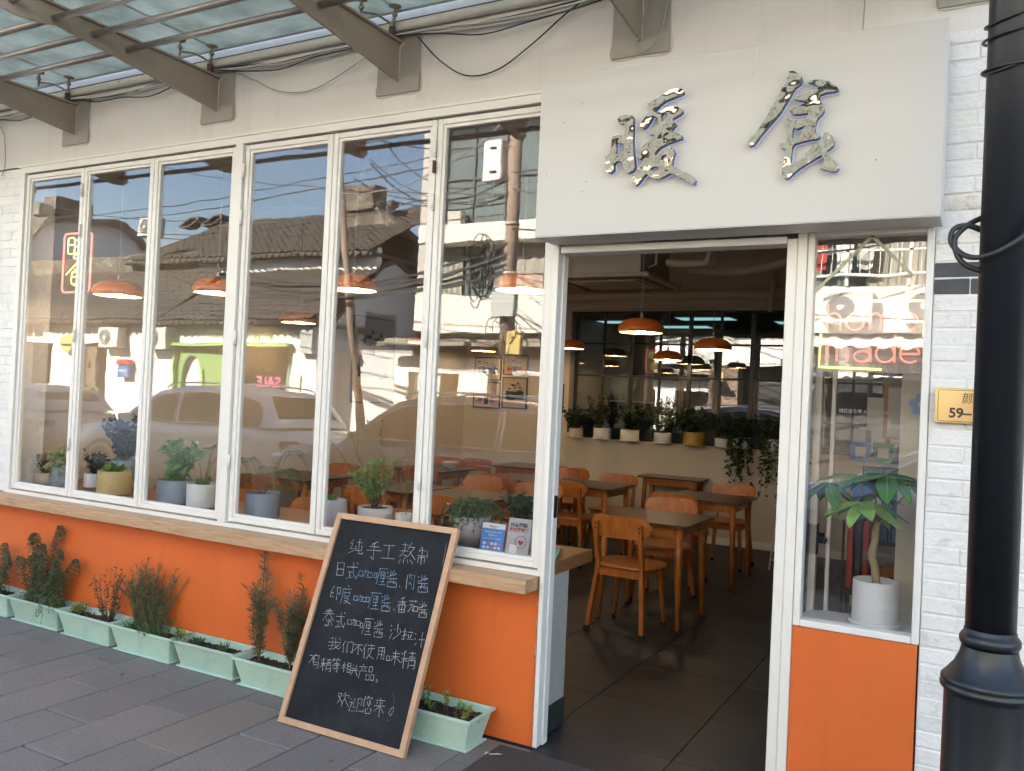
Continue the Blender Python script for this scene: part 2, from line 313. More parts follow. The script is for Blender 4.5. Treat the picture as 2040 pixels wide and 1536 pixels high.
def tag(o, label, cat, group=None):
    o['label'] = label; o['category'] = cat
    if group: o['group'] = group
    return o
KIDS = {}
def copy_tree(o, parent=None):
    c = o.copy(); COL.objects.link(c)
    if parent: c.parent = parent
    for ch in list(o.children): copy_tree(ch, c)
    return c
def clone(root, loc, rz, label, group=None):
    c = copy_tree(root); c.location = loc; c.rotation_euler = (0, 0, rz); c['label'] = label
    if group: c['group'] = group
    return c
def struct(name, mb, m, **kw): return mb.build(name, m, kind='structure', **kw)
def extrude2d(polys, y0, y1, name, m, parent=None, **kw):
    cu = bpy.data.curves.new(name, 'CURVE'); cu.dimensions = '2D'; cu.fill_mode = 'BOTH'; cu.extrude = abs(y1-y0)/2
    for p in polys:
        sp = cu.splines.new('POLY'); sp.points.add(len(p)-1)
        for i, q in enumerate(p): sp.points[i].co = (q[0], q[1], 0, 1)
        sp.use_cyclic_u = True
    ob = bpy.data.objects.new('tmp', cu); me = bpy.data.meshes.new_from_object(ob); bpy.data.objects.remove(ob)
    bm_ = bmesh.new(); bm_.from_mesh(me); bmesh.ops.remove_doubles(bm_, verts=bm_.verts, dist=1e-5); bm_.to_mesh(me); bm_.free(); me.transform(Matrix.Translation((0, (y0+y1)/2, 0)) @ Matrix.Rotation(math.pi/2, 4, 'X')); me.materials.clear(); me.materials.append(M[m])
    return link(name, me, parent, **kw)
def text(name, s, size, mtx, m, parent=None, ext=.0008, bold=0, mirror=False, align='LEFT'):
    cu = bpy.data.curves.new(name, 'FONT'); cu.body = s; cu.size = size; cu.extrude = ext; cu.offset = bold; cu.align_x = align
    ob = bpy.data.objects.new('tmp', cu); me = bpy.data.meshes.new_from_object(ob); bpy.data.objects.remove(ob)
    if mirror: me.transform(Matrix.Scale(-1, 4, (1, 0, 0)))
    me.transform(mtx); me.materials.clear(); me.materials.append(M[m]); return link(name, me, parent)
UP = Matrix.Rotation(math.pi/2, 4, 'X')          # text lying on a wall that faces -y
def wallm(x, y, z): return Matrix.Translation((x, y, z)) @ UP
def smooth_pts(pts, n=6):
    P = [Vector(p) for p in pts]; P = [P[0]]+P+[P[-1]]; out = []
    for i in range(1, len(P)-2):
        for k in range(n):
            t = k/n; a, b, c, d = P[i-1], P[i], P[i+1], P[i+2]
            out.append(.5*((2*b)+(c-a)*t+(2*a-5*b+4*c-d)*t*t+(3*b-a-3*c+d)*t**3))
    out.append(P[-2]); return out
def U(a, b): return random.uniform(a, b)
# ------------------------------------------------------------ plants
def leaf(mb, p, d, L, Wd, droop=.25, n=None):
    d = Vector(d).normalized(); n = Vector(n) if n else Vector((U(-1,1), U(-1,1), U(.2,1.4)))
    s_ = d.cross(n); s_ = s_.normalized() if s_.length > 1e-5 else d.orthogonal().normalized(); nn = s_.cross(d)
    p = Vector(p); m = p+d*L*.5-nn*Wd*.12; t = p+d*L-Vector((0,0,1))*L*droop
    l1 = p+d*L*.42+s_*Wd*.5+nn*Wd*.08; r1 = p+d*L*.42-s_*Wd*.5+nn*Wd*.08
    mb.add([p, l1, m, r1, t], [(0,2,1), (0,3,2), (1,2,4), (2,3,4)])
def stem_path(base, h, lean, bend=.15, n=5):
    p = Vector(base); q = [p.copy()]; d = Vector((lean[0], lean[1], 1)).normalized()
    for i in range(n):
        d = (d+Vector((U(-bend, bend), U(-bend, bend), .05))).normalized(); p = p+d*h/n; q.append(p.copy())
    return q
def along(pts, t):
    f = t*(len(pts)-1); i = min(int(f), len(pts)-2); return pts[i].lerp(pts[i+1], f-i), (pts[i+1]-pts[i]).normalized()
def bush(fol, stm, base, h, spread, ns, nl, L, Wd, r=.0025, t0=.15, out=1.0, droop=.25, bend=.16, side=(0,0)):
    for i in range(ns):
        a = U(0, 6.283); k = spread*math.sqrt(U(.05, 1)); hh = h*U(.65, 1.05)
        b = Vector(base)+Vector((math.cos(a)*k*.12, math.sin(a)*k*.12, 0))
        q = stem_path(b, hh, (math.cos(a)*k/h+side[0], math.sin(a)*k/h+side[1]), bend); stm.tube(q, r, 4, r*.4, cap=False)
        for j in range(nl):
            p, d = along(q, U(t0, 1)); o = Vector((U(-1,1), U(-1,1), U(-.3,.8))).normalized(); leaf(fol, p, (o*out+d*.5), L*U(.7, 1.2), Wd*U(.7, 1.2), droop)
def plume(fol, stm, base, h, lean, n, L, Wd, r=.003, up=.6, bend=.12):
    # a rosemary-like wand densely set with needles
    q = stem_path(base, h, lean, bend, 7); stm.tube(q, r, 5, r*.4, cap=False)
    for j in range(n):
        p, d = along(q, U(.06, 1)); a = U(0, 6.28); o = Vector((math.cos(a), math.sin(a), U(-.2,.5))); leaf(fol, p, o+d*up, L*U(.7, 1.25), Wd, U(-.2,.3))
def frond(fol, stm, base, az, L, rise, drop, npin, pl, pw, r=.0025, tilt=0):
    # arching palm frond with paired leaflets
    c, s_ = math.cos(az), math.sin(az); pts = []
    for i in range(13):
        t = i/12; pts.append(Vector((base[0]+c*L*t*(1-.12*t), base[1]+s_*L*t*(1-.12*t), base[2]+rise*math.sin(t*math.pi*.62)*1.0-drop*t*t)))
    stm.tube(pts, r, 4, r*.3, cap=False)
    for i in range(npin):
        t = .16+.84*i/npin; p, d = along(pts, t)
        for sg in (-1, 1):
            sd_ = Vector((-s_*sg, c*sg, 0)); l_ = pl*(math.sin(min(1, t*1.15)*math.pi)**.6)*U(.9, 1.1)+.01; leaf(fol, p, sd_*.9+d*.55+Vector((0,0,.12)), l_, pw, .35, (0,0,1))
def trail(fol, stm, base, n, rad, fall, L, Wd, nl=26):
    for i in range(n):
        a = U(0, 6.28); k = rad*U(.5, 1.1); p = Vector(base); q = [p.copy()]
        for t in (.3, .6, .9): q.append(p+Vector((math.cos(a)*k*t, math.sin(a)*k*t, .07*math.sin(t*3))))
        e = q[-1].copy(); f_ = fall*U(.2, 1)
        for t in (.33, .66, 1): q.append(e+Vector((math.cos(a)*.01*t+U(-.012,.012), math.sin(a)*.01+U(-.012,.012), -f_*t)))
        stm.tube(q, .0012, 3, cap=False)
        for j in range(nl): p_, d = along(q, U(.1, 1)); leaf(fol, p_, (U(-1,1), U(-1,1), U(-.6,.5)), L*U(.7,1.2), Wd, .2)
def pot_on(t, prof, m, soil_r, soil_z, n=28):
    p = MB().lathe(prof, n).build('pot', m, t); MB().lathe([(soil_r, soil_z), (soil_r*.5, soil_z+.004), (0.001, soil_z+.006)], 16).build('soil', 'soil', t); return p
def straight(r, h, th=.007): return [(.001, .004), (r*.9, .004), (r*.96, 0), (r, .012), (r, h-.003), (r-.003, h), (r-th, h-.002), (r-th, h*.8), (.001, h*.78)]

# ------------------------------------------------------------ ground
struct('pavement', MB().box(-30, 12, -4.0, -.001, -.16, -.035), 'bed')
pav = bpy.data.objects['pavement']
slabs = []
for v in range(5):
    b = MB()
    b.cbox(-.1512, .1512, -.2962, .2962, -.03, 0, .004); me = b.mesh('paving_slab'); b.fix(me); me.materials.append(M['granite']); slabs.append(me)
rust_me = slabs[0].copy(); rust_me.materials[0] = M['granite_rust']
ci = 0
for i in range(-3, 11):
    xc = -1.64-.31*(i-1) if True else 0
    off = 0 if i % 2 else .3
    for j in range(0, 5):
        yc = -.03-.3+off-.6*j
        if yc > .02-.3+.3: continue
        me = rust_me if (abs(xc+1.33) < .2 and j == 1 and i % 2 == 0) else random.choice(slabs)
        y1 = yc+.2975
        o = link('paving_slab', me, pav, (xc, yc, U(-.0015, .0008)), (U(-.002,.002), U(-.002,.002), 0))
        if y1 > 0: o.scale = (1, .49, 1); o.location.y = yc-.1525
# pavement beyond the slabs built one by one
b = MB()
for i in range(11, 80):
    xc = -1.64-.31*(i-1)
    for j in range(0, 7): b.box(xc-.1525, xc+.1525, -.03-.6*j-.3-.2975+(.0 if i % 2 else .3), -.03-.6*j-.3+.2975+(.0 if i % 2 else .3) if j or i % 2 else -.033, -.03, 0)
for i in range(-30, -3):
    xc = -1.64-.31*(i-1)
    for j in range(0, 7): b.box(xc-.1525, xc+.1525, -.03-.6*j-.3-.2975+(.0 if i % 2 else .3), -.03-.6*j-.3+.2975+(.0 if i % 2 else .3) if j or i % 2 else -.033, -.03, 0)
for i in range(-3, 11):
    xc = -1.64-.31*(i-1)
    for j in range(5, 7): b.box(xc-.1525, xc+.1525, -.03-.6*j-.3-.2975+(.0 if i % 2 else .3), -.03-.6*j-.3+.2975+(.0 if i % 2 else .3), -.03, 0)
b.build('paving', 'granite', pav, kind='stuff')
struct('kerb', MB().box(-40, 20, -4.22, -4.02, -.16, 0), 'kerb')
struct('road', MB().box(-60, 50, -10.6, -4.23, -.3, -.13), 'asphalt')
struct('far_pavement', MB().box(-60, 50, -45, -10.61, -.3, 0), 'kerb')
struct('ground', MB().box(-300, 300, -300, 300, -.6, -.31), 'asphalt')
# entrance mat strip beside the door and the mortar wedge at the threshold
o = MB().cbox(-.14, 1.6, -.75, -.075, .0, .010, .004).build('doormat', 'mat_brown'); tag(o, 'coarse brown mat lying in front of the open door', 'doormat')
b = MB(); b.add([(-.16,-.17,.003),(-.12,-.15,.004),(-.055,-.17,.006),(-.06,-.19,.02),(-.10,-.205,.016),(-.15,-.2,.004)], [(0,1,4,5),(1,2,3,4)])
o = b.build('paper_scrap', 'paper'); tag(o, 'crumpled scrap of white paper on the pavement by the door post', 'litter')
for k, (x, y) in enumerate([(-3.0, -.62), (-2.2, -.45), (-.62, -.62), (-2.55, -.33)]):
    b = MB(); leaf(b, (0,0,.006), (1,.3,0), .035, .02, -.1, (0,0,1)); o = b.build('fallen_leaf', 'dead', loc=(x, y, .002), rot=(0,0,k*1.9))
    tag(o, 'small dry brown fallen leaf on the paving', 'leaf', 'dry leaves on the paving')

# ------------------------------------------------------------ our building's front
XS0, XL, XR = -12.0, -4.037, -.010
b = MB(); b.box(-12, 8, 0, .28, 2.952, 8.6); b.box(-.0095, 1.5215, 0, .28, 2.3205, 2.9515); b.build('plaster_wall', 'plaster'); tag(bpy.data.objects['plaster_wall'], 'pale plaster wall above the shop windows, carrying the steel canopy', 'wall')
# orange base walls
o = MB().box(-5.2, -.0125, 0, .10, 0, .70).build('base_wall', 'orange'); tag(o, 'long orange painted low wall under the folding windows', 'wall')
o = MB().box(1.078, 1.515, 0, .10, 0, .725).build('base_wall', 'orange'); tag(o, 'short orange painted wall under the narrow window right of the door', 'wall')
# brick wall builder: bricks are parts
bricks = []
for v in range(6):
    b = MB(); b.cbox(-.1180, .1180, 0, .05, -.0280, .0280, U(.0025, .005))
    b.v = [(x+U(-.0012,.0012), y+U(-.0012,.0012), z+U(-.001,.001)) for x, y, z in b.v]; me = b.mesh('brick'); b.fix(me); me.materials.append(M['brick_paint']); bricks.append(me)
stained = bricks[1].copy(); stained.materials[0] = M['brick_stain']; bare = bricks[2].copy(); bare.materials[0] = M['brick_bare']
def brick_wall(x0, x1, z0, z1, label, phase=0, limit=300):
    t = thing('brick_wall', label, 'wall', (x0, 0, z0)); MB().box(0, x1-x0, .0038, .25, 0, z1-z0).build('mortar', 'mortar', t)
    rest = MB(); n = 0; k = 0; z = .030
    while z < z1-z0-.01:
        x = -(.12*((k+phase) % 2))
        while x < x1-x0-.01:
            a = max(0.002, x); c = min(x1-x0-.002, x+.234)
            if c-a > .03:
                Z = z0+z; me = random.choice(bricks)
                if x0 > 0 and a < .02 and (.25 < (Z % .9) < .62) and Z > 2.0 and k % 2 == 0: me = stained
                if x0 > 0 and a < .1 and 2.17 < Z < 2.75 and k % 2: me = stained if random.random() < .7 else me
                if x0 > 0 and 1.985 < Z < 2.115 and .03 < (a+c)/2 < .35: me = bare
                if n < limit:
                    o = link('brick', me, t, ((a+c)/2, .0005+U(-.002,.002), z)); o.scale = ((c-a)/.233, 1, 1); o.rotation_euler = (U(-.01,.01), U(-.004,.004), U(-.008,.008)); n += 1
                else: rest.box(a, c, -.004, .04, z-.026, z+.026)
            x += .2405
        z += .0605; k += 1
    if rest.v: rest.build('bricks', 'brick_paint', t, kind='stuff')
    return t
brick_wall(1.522, 2.45, 0, 2.95, 'white painted brick wall at the right behind the black lamp post', limit=240)
brick_wall(-5.2, -4.045, .765, 2.93, 'white painted brick wall strip at the far left of the windows', 1, limit=240)
MB().box(-12, -5.21, 0, .25, 0, 2.955).build('wall', 'plaster'); tag(bpy.data.objects['wall'], 'plain plaster wall beyond the brick strip at the far left', 'wall')
MB().box(2.46, 8, 0, .25, 0, 2.955).build('wall', 'plaster'); tag(bpy.data.objects['wall.001'], 'plain plaster wall beyond the brick wall at the far right', 'wall')

# timber sill outside
t = thing('window_sill', 'long pale timber sill running under the folding windows on the orange wall', 'sill', (-4.55, 0, .70))
MB().cbox(-.65, 2.32, -.135, .0, .003, .062, .004).build('board', 'pale_wood', t)
b = MB(); b.prism([(2.323,-.135),(4.526,-.135),(4.530,-.131),(4.532,.0),(2.323,0)], .003, .062, 'z'); b.build('board', 'pale_wood', t)

# window frame system
t = thing('folding_window', 'row of six tall white framed folding windows above the timber sill', 'window', (0, 0, .765))
H0, H1 = .765, 2.905
b = MB(); b.box(XL, XR, -.012, .07, 2.135, 2.175); b.box(XL, XR, -.012, .07, -.002, .020); b.box(XL, XL+.045, -.0115, .0695, .0205, 2.1345); b.box(-2.03, -1.975, -.014, .071, .0205, 2.1345); b.box(XR-.014, XR, -.011, .07, .0205, 2.1345)
b.box(XL-.03, XR, -.02, .0, 2.1755, 2.186)
b.build('outer_frame', 'frame_paint', t)
edges = [XL+.05, -3.382, -2.722, -2.035, None, -1.97, -1.336, -.684, XR-.0145]
segs = [(edges[0], edges[1]), (edges[1], edges[2]), (edges[2], edges[3]), (edges[5], edges[6]), (edges[6], edges[7]), (edges[7], edges[8])]
for k, (a, c) in enumerate(segs):
    w = .028; z0, z1 = .028, 2.125; a += .003; c -= .003
    b = MB()
    MB().box(a-.006, a-.0005, .03, .045, z0, z1).build('gap_shade', 'black_metal', t); MB().box(a, c, .03, .045, z1+.0005, z1+.0095).build('gap_shade', 'black_metal', t)  # black strips added behind the sash gaps to stand in for shade
    for (p0, p1, q0, q1, y0, y1) in ((a, a+w, z0, z1, 0, .045), (c-w, c, z0, z1, 0, .045), (a+w, c-w, z0, z0+w, 0.0005, .0445), (a+w, c-w, z1-w, z1, 0.0005, .0445)):
        b.cbox(p0, p1, y0, y1, q0, q1, .003)
    i = .016
    for (p0, p1, q0, q1) in ((a+w, a+w+i, z0+w, z1-w), (c-w-i, c-w, z0+w, z1-w), (a+w+i, c-w-i, z0+w, z0+w+i), (a+w+i, c-w-i, z1-w-i, z1-w)):
        b.cbox(p0, p1, .010, .036, q0, q1, .002)
    f = b.build('sash', 'frame_paint', t)
    g = MB().box(a+w+i-.004, c-w-i+.004, .020, .026, z0+w+i-.004, z1-w-i+.004).build('pane', 'pane_glass', f)
    g.rotation_euler = (U(-.0015,.0015), 0, 0); g.location = (0, 0, 0)
for x in (-3.382, -.684, -2.0+.035, -2.0+.03):
    for z in (.36, 1.05, 1.72, 1.98):
        h = MB(); h.tube([(x, -.012, z-.04), (x, -.012, z+.04)], .0075, 8); h.tube([(x, -.012, z-.002), (x, -.012, z+.002)], .0088, 8); h.build('hinge', 'frame_paint', t)
MB().tube([(-.684, -.013, 1.86), (-.684, -.013, 1.92)], .0085, 8).build('hinge', 'rust', t, label='rusty bare hinge knuckle')

# door frame
t = thing('door_frame', 'white painted steel door frame around the open doorway', 'door frame', (0, 0, 0))
b = MB(); b.cbox(-.0095, .0125, -.02, .030, .006, 2.255, .003); b.cbox(-.0090, .018, .0305, .078, .004, 2.235, .003); b.build('jamb', 'frame_paint', t)
b = MB(); b.cbox(1.000, 1.040, -.010, .10, .004, 2.225, .003); b.cbox(1.041, 1.0765, -.014, .10, .006, 2.255, .003); b.build('jamb', 'frame_paint', t)
b = MB(); b.cbox(.0185, .999, -.014, .085, 2.205, 2.235, .003); b.cbox(-.0095, 1.52, -.022, .06, 2.257, 2.32, .003); b.build('head', 'frame_paint', t)
MB().box(.0181, .0205, .038, .068, 1.02, 1.12).build('lock_plate', 'black_metal', t)
for z in (.50, .66, .9, 1.9): MB().tube([(.9995, .04, z), (.9965, .04, z)], .009, 10).build('screw_cap', 'frame_paint', t)
# cracked filler along the post
b = MB(); random.seed(11)
z = .02
while z < .70:
    w = U(.004, .012); h = U(.015, .05); b.add([(-.0125-w, -.002, z), (-.0098, -.021, z), (-.0098, -.021, z+h), (-.0125-w*U(.3,1), -.002, z+h)], [(0,1,2,3)]); z += h*.97
b.build('filler', 'white_paint', t)
# right window
t = thing('shop_window', 'narrow white framed fixed window right of the door, above the short orange wall', 'window', (0,0,.728))
b = MB(); z1 = 1.525
for (p0, p1, q0, q1) in ((1.078, 1.104, 0, z1), (1.494, 1.52, 0, z1), (1.1045, 1.4935, 0, .026), (1.1045, 1.4935, z1-.026, z1)): b.cbox(p0, p1, -.008, .06, q0, q1, .003)
b.build('window_frame', 'frame_paint', t)
MB().box(1.1, 1.498, .02, .026, .022, z1-.022).build('pane', 'pane_glass', t)
b = MB()
for (p, q) in (((1.105, 1.29), (1.31, 1.503)), ((1.30, 1.503), (1.445, 1.35))): 
    dx, dz = q[0]-p[0], q[1]-p[1]; L = math.hypot(dx, dz); nx, nz = -dz/L*.006, dx/L*.006
    b.add([(p[0]-nx, .0185, p[1]-nz), (q[0]-nx, .0185, q[1]-nz), (q[0]+nx, .0185, q[1]+nz), (p[0]+nx, .0185, p[1]+nz)], [(0,1,2,3)])
b.build('tape', 'tape', t)

# sign box with chrome characters
t = thing('shop_sign', 'large white box sign with two chrome calligraphy characters over the door', 'sign', (0, 0, 0))
MB().cbox(-.012, 1.545, -.21, -.0225, 2.243, 2.925, .002).build('box', 'sign_white', t)
MB().box(-.010, 1.543, -.208, -.024, 2.2405, 2.243).build('underside', 'sign_white', t)
G1=[[(0.3578,2.6962),(0.3686,2.7087),(0.391,2.7122),(0.4201,2.7072),(0.4263,2.6974),(0.4272,2.658),(0.4282,2.6035),(0.4329,2.5578),(0.4392,2.518),(0.442,2.4906),(0.437,2.4835),(0.4119,2.4735),(0.3985,2.4853),(0.393,2.5009),(0.3845,2.5229),(0.3626,2.5264),(0.3501,2.5169),(0.3503,2.4924),(0.3339,2.4801),(0.3188,2.4875),(0.3135,2.5079),(0.3144,2.5446),(0.3315,2.5644),(0.3369,2.5884),(0.337,2.619),(0.343,2.6306),(0.3641,2.633),(0.3854,2.6261),(0.3915,2.6346),(0.3937,2.6556),(0.3901,2.6773),(0.3667,2.6799)],[(0.355,2.6043),(0.3902,2.5922),(0.3926,2.5768),(0.3975,2.5612),(0.3854,2.5593),(0.3707,2.5607),(0.3576,2.5497)],[(0.4801,2.7453),(0.494,2.7496),(0.5246,2.7607),(0.5547,2.7777),(0.5756,2.7898),(0.6029,2.7907),(0.6244,2.7849),(0.6303,2.7738),(0.6252,2.7671),(0.5863,2.7559),(0.55,2.7456),(0.5321,2.7329),(0.5112,2.713),(0.5078,2.7194),(0.4947,2.733)],[(0.5098,2.7111),(0.5147,2.7052),(0.5303,2.7048),(0.5574,2.7179),(0.5817,2.7224),(0.6093,2.7176),(0.6264,2.7067),(0.6284,2.6947),(0.6138,2.6846),(0.587,2.673),(0.5935,2.6634),(0.6047,2.6503),(0.5917,2.637),(0.5817,2.6218),(0.6108,2.6172),(0.6295,2.6035),(0.6316,2.5915),(0.6062,2.5853),(0.57,2.5772),(0.5429,2.565),(0.528,2.5516),(0.5159,2.5313),(0.5348,2.5376),(0.5498,2.548),(0.5647,2.5584),(0.5829,2.5611),(0.5984,2.5551),(0.6036,2.5414),(0.5973,2.5125),(0.5953,2.4891),(0.6048,2.4823),(0.6388,2.4647),(0.6755,2.4441),(0.6912,2.4253),(0.6889,2.411),(0.677,2.4104),(0.6555,2.4253),(0.6185,2.4459),(0.5876,2.4588),(0.5696,2.4499),(0.5455,2.44),(0.5269,2.4415),(0.5077,2.452),(0.4915,2.4653),(0.4764,2.4516),(0.4616,2.4318),(0.4463,2.421),(0.4332,2.428),(0.4308,2.4463),(0.441,2.4666),(0.4452,2.4783),(0.4559,2.4864),(0.4709,2.5031),(0.4777,2.5265),(0.4603,2.5266),(0.4474,2.5323),(0.4465,2.5504),(0.4707,2.5752),(0.4979,2.5964),(0.5191,2.6091),(0.5172,2.6168),(0.4967,2.6219),(0.487,2.6305),(0.4988,2.6442),(0.5297,2.6497),(0.5338,2.6612),(0.527,2.6739),(0.5137,2.6933),(0.5075,2.6941),(0.4974,2.6743),(0.4827,2.6549),(0.4673,2.6476),(0.4543,2.6551),(0.4629,2.6752),(0.4777,2.6945),(0.4927,2.7093)],[(0.5387,2.6889),(0.5474,2.7013),(0.5676,2.6959),(0.5668,2.6812),(0.5474,2.6671),(0.5437,2.6809)],[(0.571,2.6215),(0.5804,2.616),(0.549,2.5986),(0.556,2.6142)],[(0.5466,2.5171),(0.5536,2.5313),(0.5719,2.5355),(0.5709,2.5238),(0.5577,2.5102)],[(0.5032,2.4823),(0.5184,2.4899),(0.5403,2.4865),(0.5423,2.4759),(0.5194,2.469)]]
G2=[[(1.0279,2.7976),(1.0376,2.7992),(1.0547,2.7895),(1.0719,2.7727),(1.0766,2.7592),(1.0702,2.7471),(1.0513,2.7352),(1.0383,2.7138),(1.0279,2.6949),(1.0174,2.6789),(1.0044,2.6544),(0.9802,2.6252),(0.9584,2.6014),(0.9311,2.5692),(0.9093,2.5392),(0.895,2.5347),(0.883,2.5418),(0.8939,2.5614),(0.9216,2.5908),(0.9432,2.6236),(0.9672,2.6646),(0.9857,2.6973),(0.9986,2.7277),(1.0143,2.7546),(1.0245,2.7793)],[(1.092,2.7528),(1.1137,2.7555),(1.1464,2.7496),(1.1736,2.7388),(1.1957,2.7189),(1.2028,2.7067),(1.1884,2.703),(1.159,2.7025),(1.1404,2.6979),(1.1366,2.6898),(1.1442,2.669),(1.1542,2.6535),(1.1562,2.6391),(1.1486,2.6258),(1.133,2.6106),(1.1272,2.5885),(1.1266,2.5686),(1.1324,2.5595),(1.1435,2.5512),(1.1426,2.5414),(1.1306,2.5369),(1.1061,2.5366),(1.0789,2.5322),(1.057,2.5273),(1.0493,2.5137),(1.0474,2.4908),(1.0455,2.4564),(1.0518,2.4524),(1.0762,2.4623),(1.0977,2.4746),(1.0997,2.4916),(1.1181,2.5097),(1.1472,2.5267),(1.1572,2.5455),(1.1621,2.5563),(1.1728,2.558),(1.1866,2.5452),(1.1953,2.5274),(1.1934,2.5079),(1.1805,2.4979),(1.1701,2.4905),(1.1759,2.4786),(1.1926,2.4601),(1.2093,2.439),(1.2139,2.4245),(1.205,2.4141),(1.1864,2.4156),(1.1647,2.4231),(1.1497,2.4301),(1.1639,2.443),(1.1633,2.46),(1.1532,2.4779),(1.1307,2.4659),(1.1041,2.4512),(1.0746,2.4338),(1.0533,2.4155),(1.0399,2.4022),(1.0259,2.4033),(1.017,2.4156),(1.0148,2.4361),(1.021,2.4557),(1.0242,2.4786),(1.0243,2.5103),(1.0129,2.5158),(1.0027,2.524),(1.0038,2.5326),(1.0262,2.5333),(1.0298,2.5473),(1.0273,2.5736),(1.0246,2.6057),(1.0197,2.6236),(1.025,2.6317),(1.0362,2.6289),(1.0479,2.6146),(1.0728,2.6146),(1.0919,2.6182),(1.1026,2.6255),(1.1007,2.6372),(1.0748,2.6345),(1.0526,2.6357),(1.0413,2.6413),(1.0325,2.6525),(1.0461,2.6595),(1.0681,2.664),(1.0897,2.6728),(1.0977,2.679),(1.0728,2.6835),(1.0503,2.6921),(1.0431,2.7002),(1.0719,2.7052),(1.0991,2.7103),(1.1261,2.7168),(1.1351,2.7284),(1.1143,2.7397),(1.0963,2.7479)],[(1.0485,2.5468),(1.0481,2.5771),(1.0532,2.5881),(1.0618,2.5814),(1.093,2.5909),(1.0776,2.5653),(1.078,2.5538),(1.0646,2.5452)]]

for G in (G1, G2):
    c = extrude2d(G, -.245, -.232, 'character', 'chrome', t); extrude2d(G, -.2318, -.219, 'side_return', 'chrome_side', c); extrude2d(G, -.2188, -.2102, 'halo_light', 'halo', c)
b = MB()
for (x, z) in ((.18,2.79),(.2,2.42),(.215,2.46),(1.0,2.47),(.1,2.72),(.62,2.44),(1.33,2.45),(.03,2.50)): b.cbox(x, x+.004, -.2115, -.2101, z, z+.0045, .0004)
b.build('chip_mark', 'chip', t)

# ------------------------------------------------------------ canopy
BX = [-6.03, -4.755, -3.48, -2.2, -.93, .35, 1.63]
t = thing('glass_canopy', 'grey painted steel and glass canopy projecting from the plaster wall', 'canopy', (0,0,0))
def beam(x, parent):
    prof = [(-.012, 3.105), (-.98, 3.205), (-1.06, 3.19), (-1.17, 3.175), (-1.26, 3.185), (-1.30, 3.225), (-1.29, 3.275), (-1.27, 3.29), (-.012, 3.29)]
    b = MB(); b.prism(prof, x-.006, x+.006, 'x')
    f = b.build('beam', 'steel_paint', parent)
    b = MB(); b.box(x-.028, x+.028, -1.27, -.012, 3.2905, 3.300); b.build('flange', 'steel_paint', f)
    b = MB(); b.tube([(x+.008, -.0125, 3.11), (x+.008, -.0125, 3.28), (x+.03, -.0125, 3.292)], .004, 5); b.build('weld', 'pvc', f)
    MB().cbox(x-.13, x+.13, -.0115, 0, 3.045, 3.345, .002).build('wall_plate', 'plate_paint', f)
    MB().tube(smooth_pts([(x-.131, -.003, 3.12), (x-.1315, -.003, 3.043), (x, -.003, 3.042), (x+.1315, -.003, 3.0435), (x+.1325, -.003, 3.15), (x+.131, -.003, 3.30)], 4), .0035, 5).build('caulk', 'pvc', f)
    return f
for x in BX: beam(x, t)
for y, z, r in ((-1.005, 3.232, .0165), (-.802, 3.236, .0165), (-.607, 3.236, .0165), (-1.21, 3.235, .0165)):
    for i in range(len(BX)-1):
        MB().tube([(BX[i]+.0065, y, z), (BX[i+1]-.0065, y, z)], r, 12).build('tube', 'tube_steel', t)
        b = MB(); 
        for xx in (BX[i]+.0066, BX[i+1]-.0096): b.tube([(xx, y, z), (xx+.003, y, z)], r+.006, 12)
        b.build('collar', 'steel_paint', t)
GZ = 3.452
for i in range(len(BX)-1):
    for (y0, y1) in ((-1.0, -.035), (-1.42, -1.006)):
        MB().cbox(BX[i]+.005, BX[i+1]-.005, y0, y1, GZ, GZ+.012, .001).build('glass_panel', 'canopy_glass', t)
b = MB()
for x in BX: b.box(x-.0048, x+.0048, -1.42, -.035, GZ+.001, GZ+.011)
b.box(BX[0], BX[-1], -1.0055, -1.0005, GZ+.0015, GZ+.0105); b.build('silicone_joint', 'steel_paint', t)
MB().tube([(BX[0], -.037, GZ-.006), (BX[-1], -.037, GZ-.006)], .006, 6).build('edge_bead', 'cable_grey', t)
for x in BX:
    for yb in (-.075, -1.03):
        s_ = MB(); s_.tube([(x, yb, 3.30), (x, yb, 3.352)], .017, 12); g = s_.build('spider_base', 'rust', t)
        s_ = MB(); s_.lathe([(.0, 0), (.013, 0), (.016, .006), (.012, .02), (.009, .03), (.0, .031)], 12, (x, yb, 3.351)); 
        for sx, sy in ((1, -1), (-1, -1), (1, .25), (-1, .25)):
            if sy > 0 and yb > -.5: continue
            px, py = x+sx*.05, yb+sy*.12
            if yb > -.5: px, py = x+sx*(.02 if sx > 0 else .085), yb-(.01 if sx > 0 else .14)
            s_.tube(smooth_pts([(x, yb, 3.365), ((x+px)/2, (yb+py)/2, 3.392), (px, py, 3.385)], 4), .006, 6)
            s_.tube([(px, py, 3.362), (px, py, 3.40)], .0065, 8); s_.lathe([(.0, 0), (.012, 0), (.014, .006), (.014, .014), (.008, .018), (.006, .034), (.012, .04), (.031, .046), (.031, .0515), (.0, .052)], 12, (px, py, 3.399))
        s_.build('spider_fitting', 'old_brass', g)
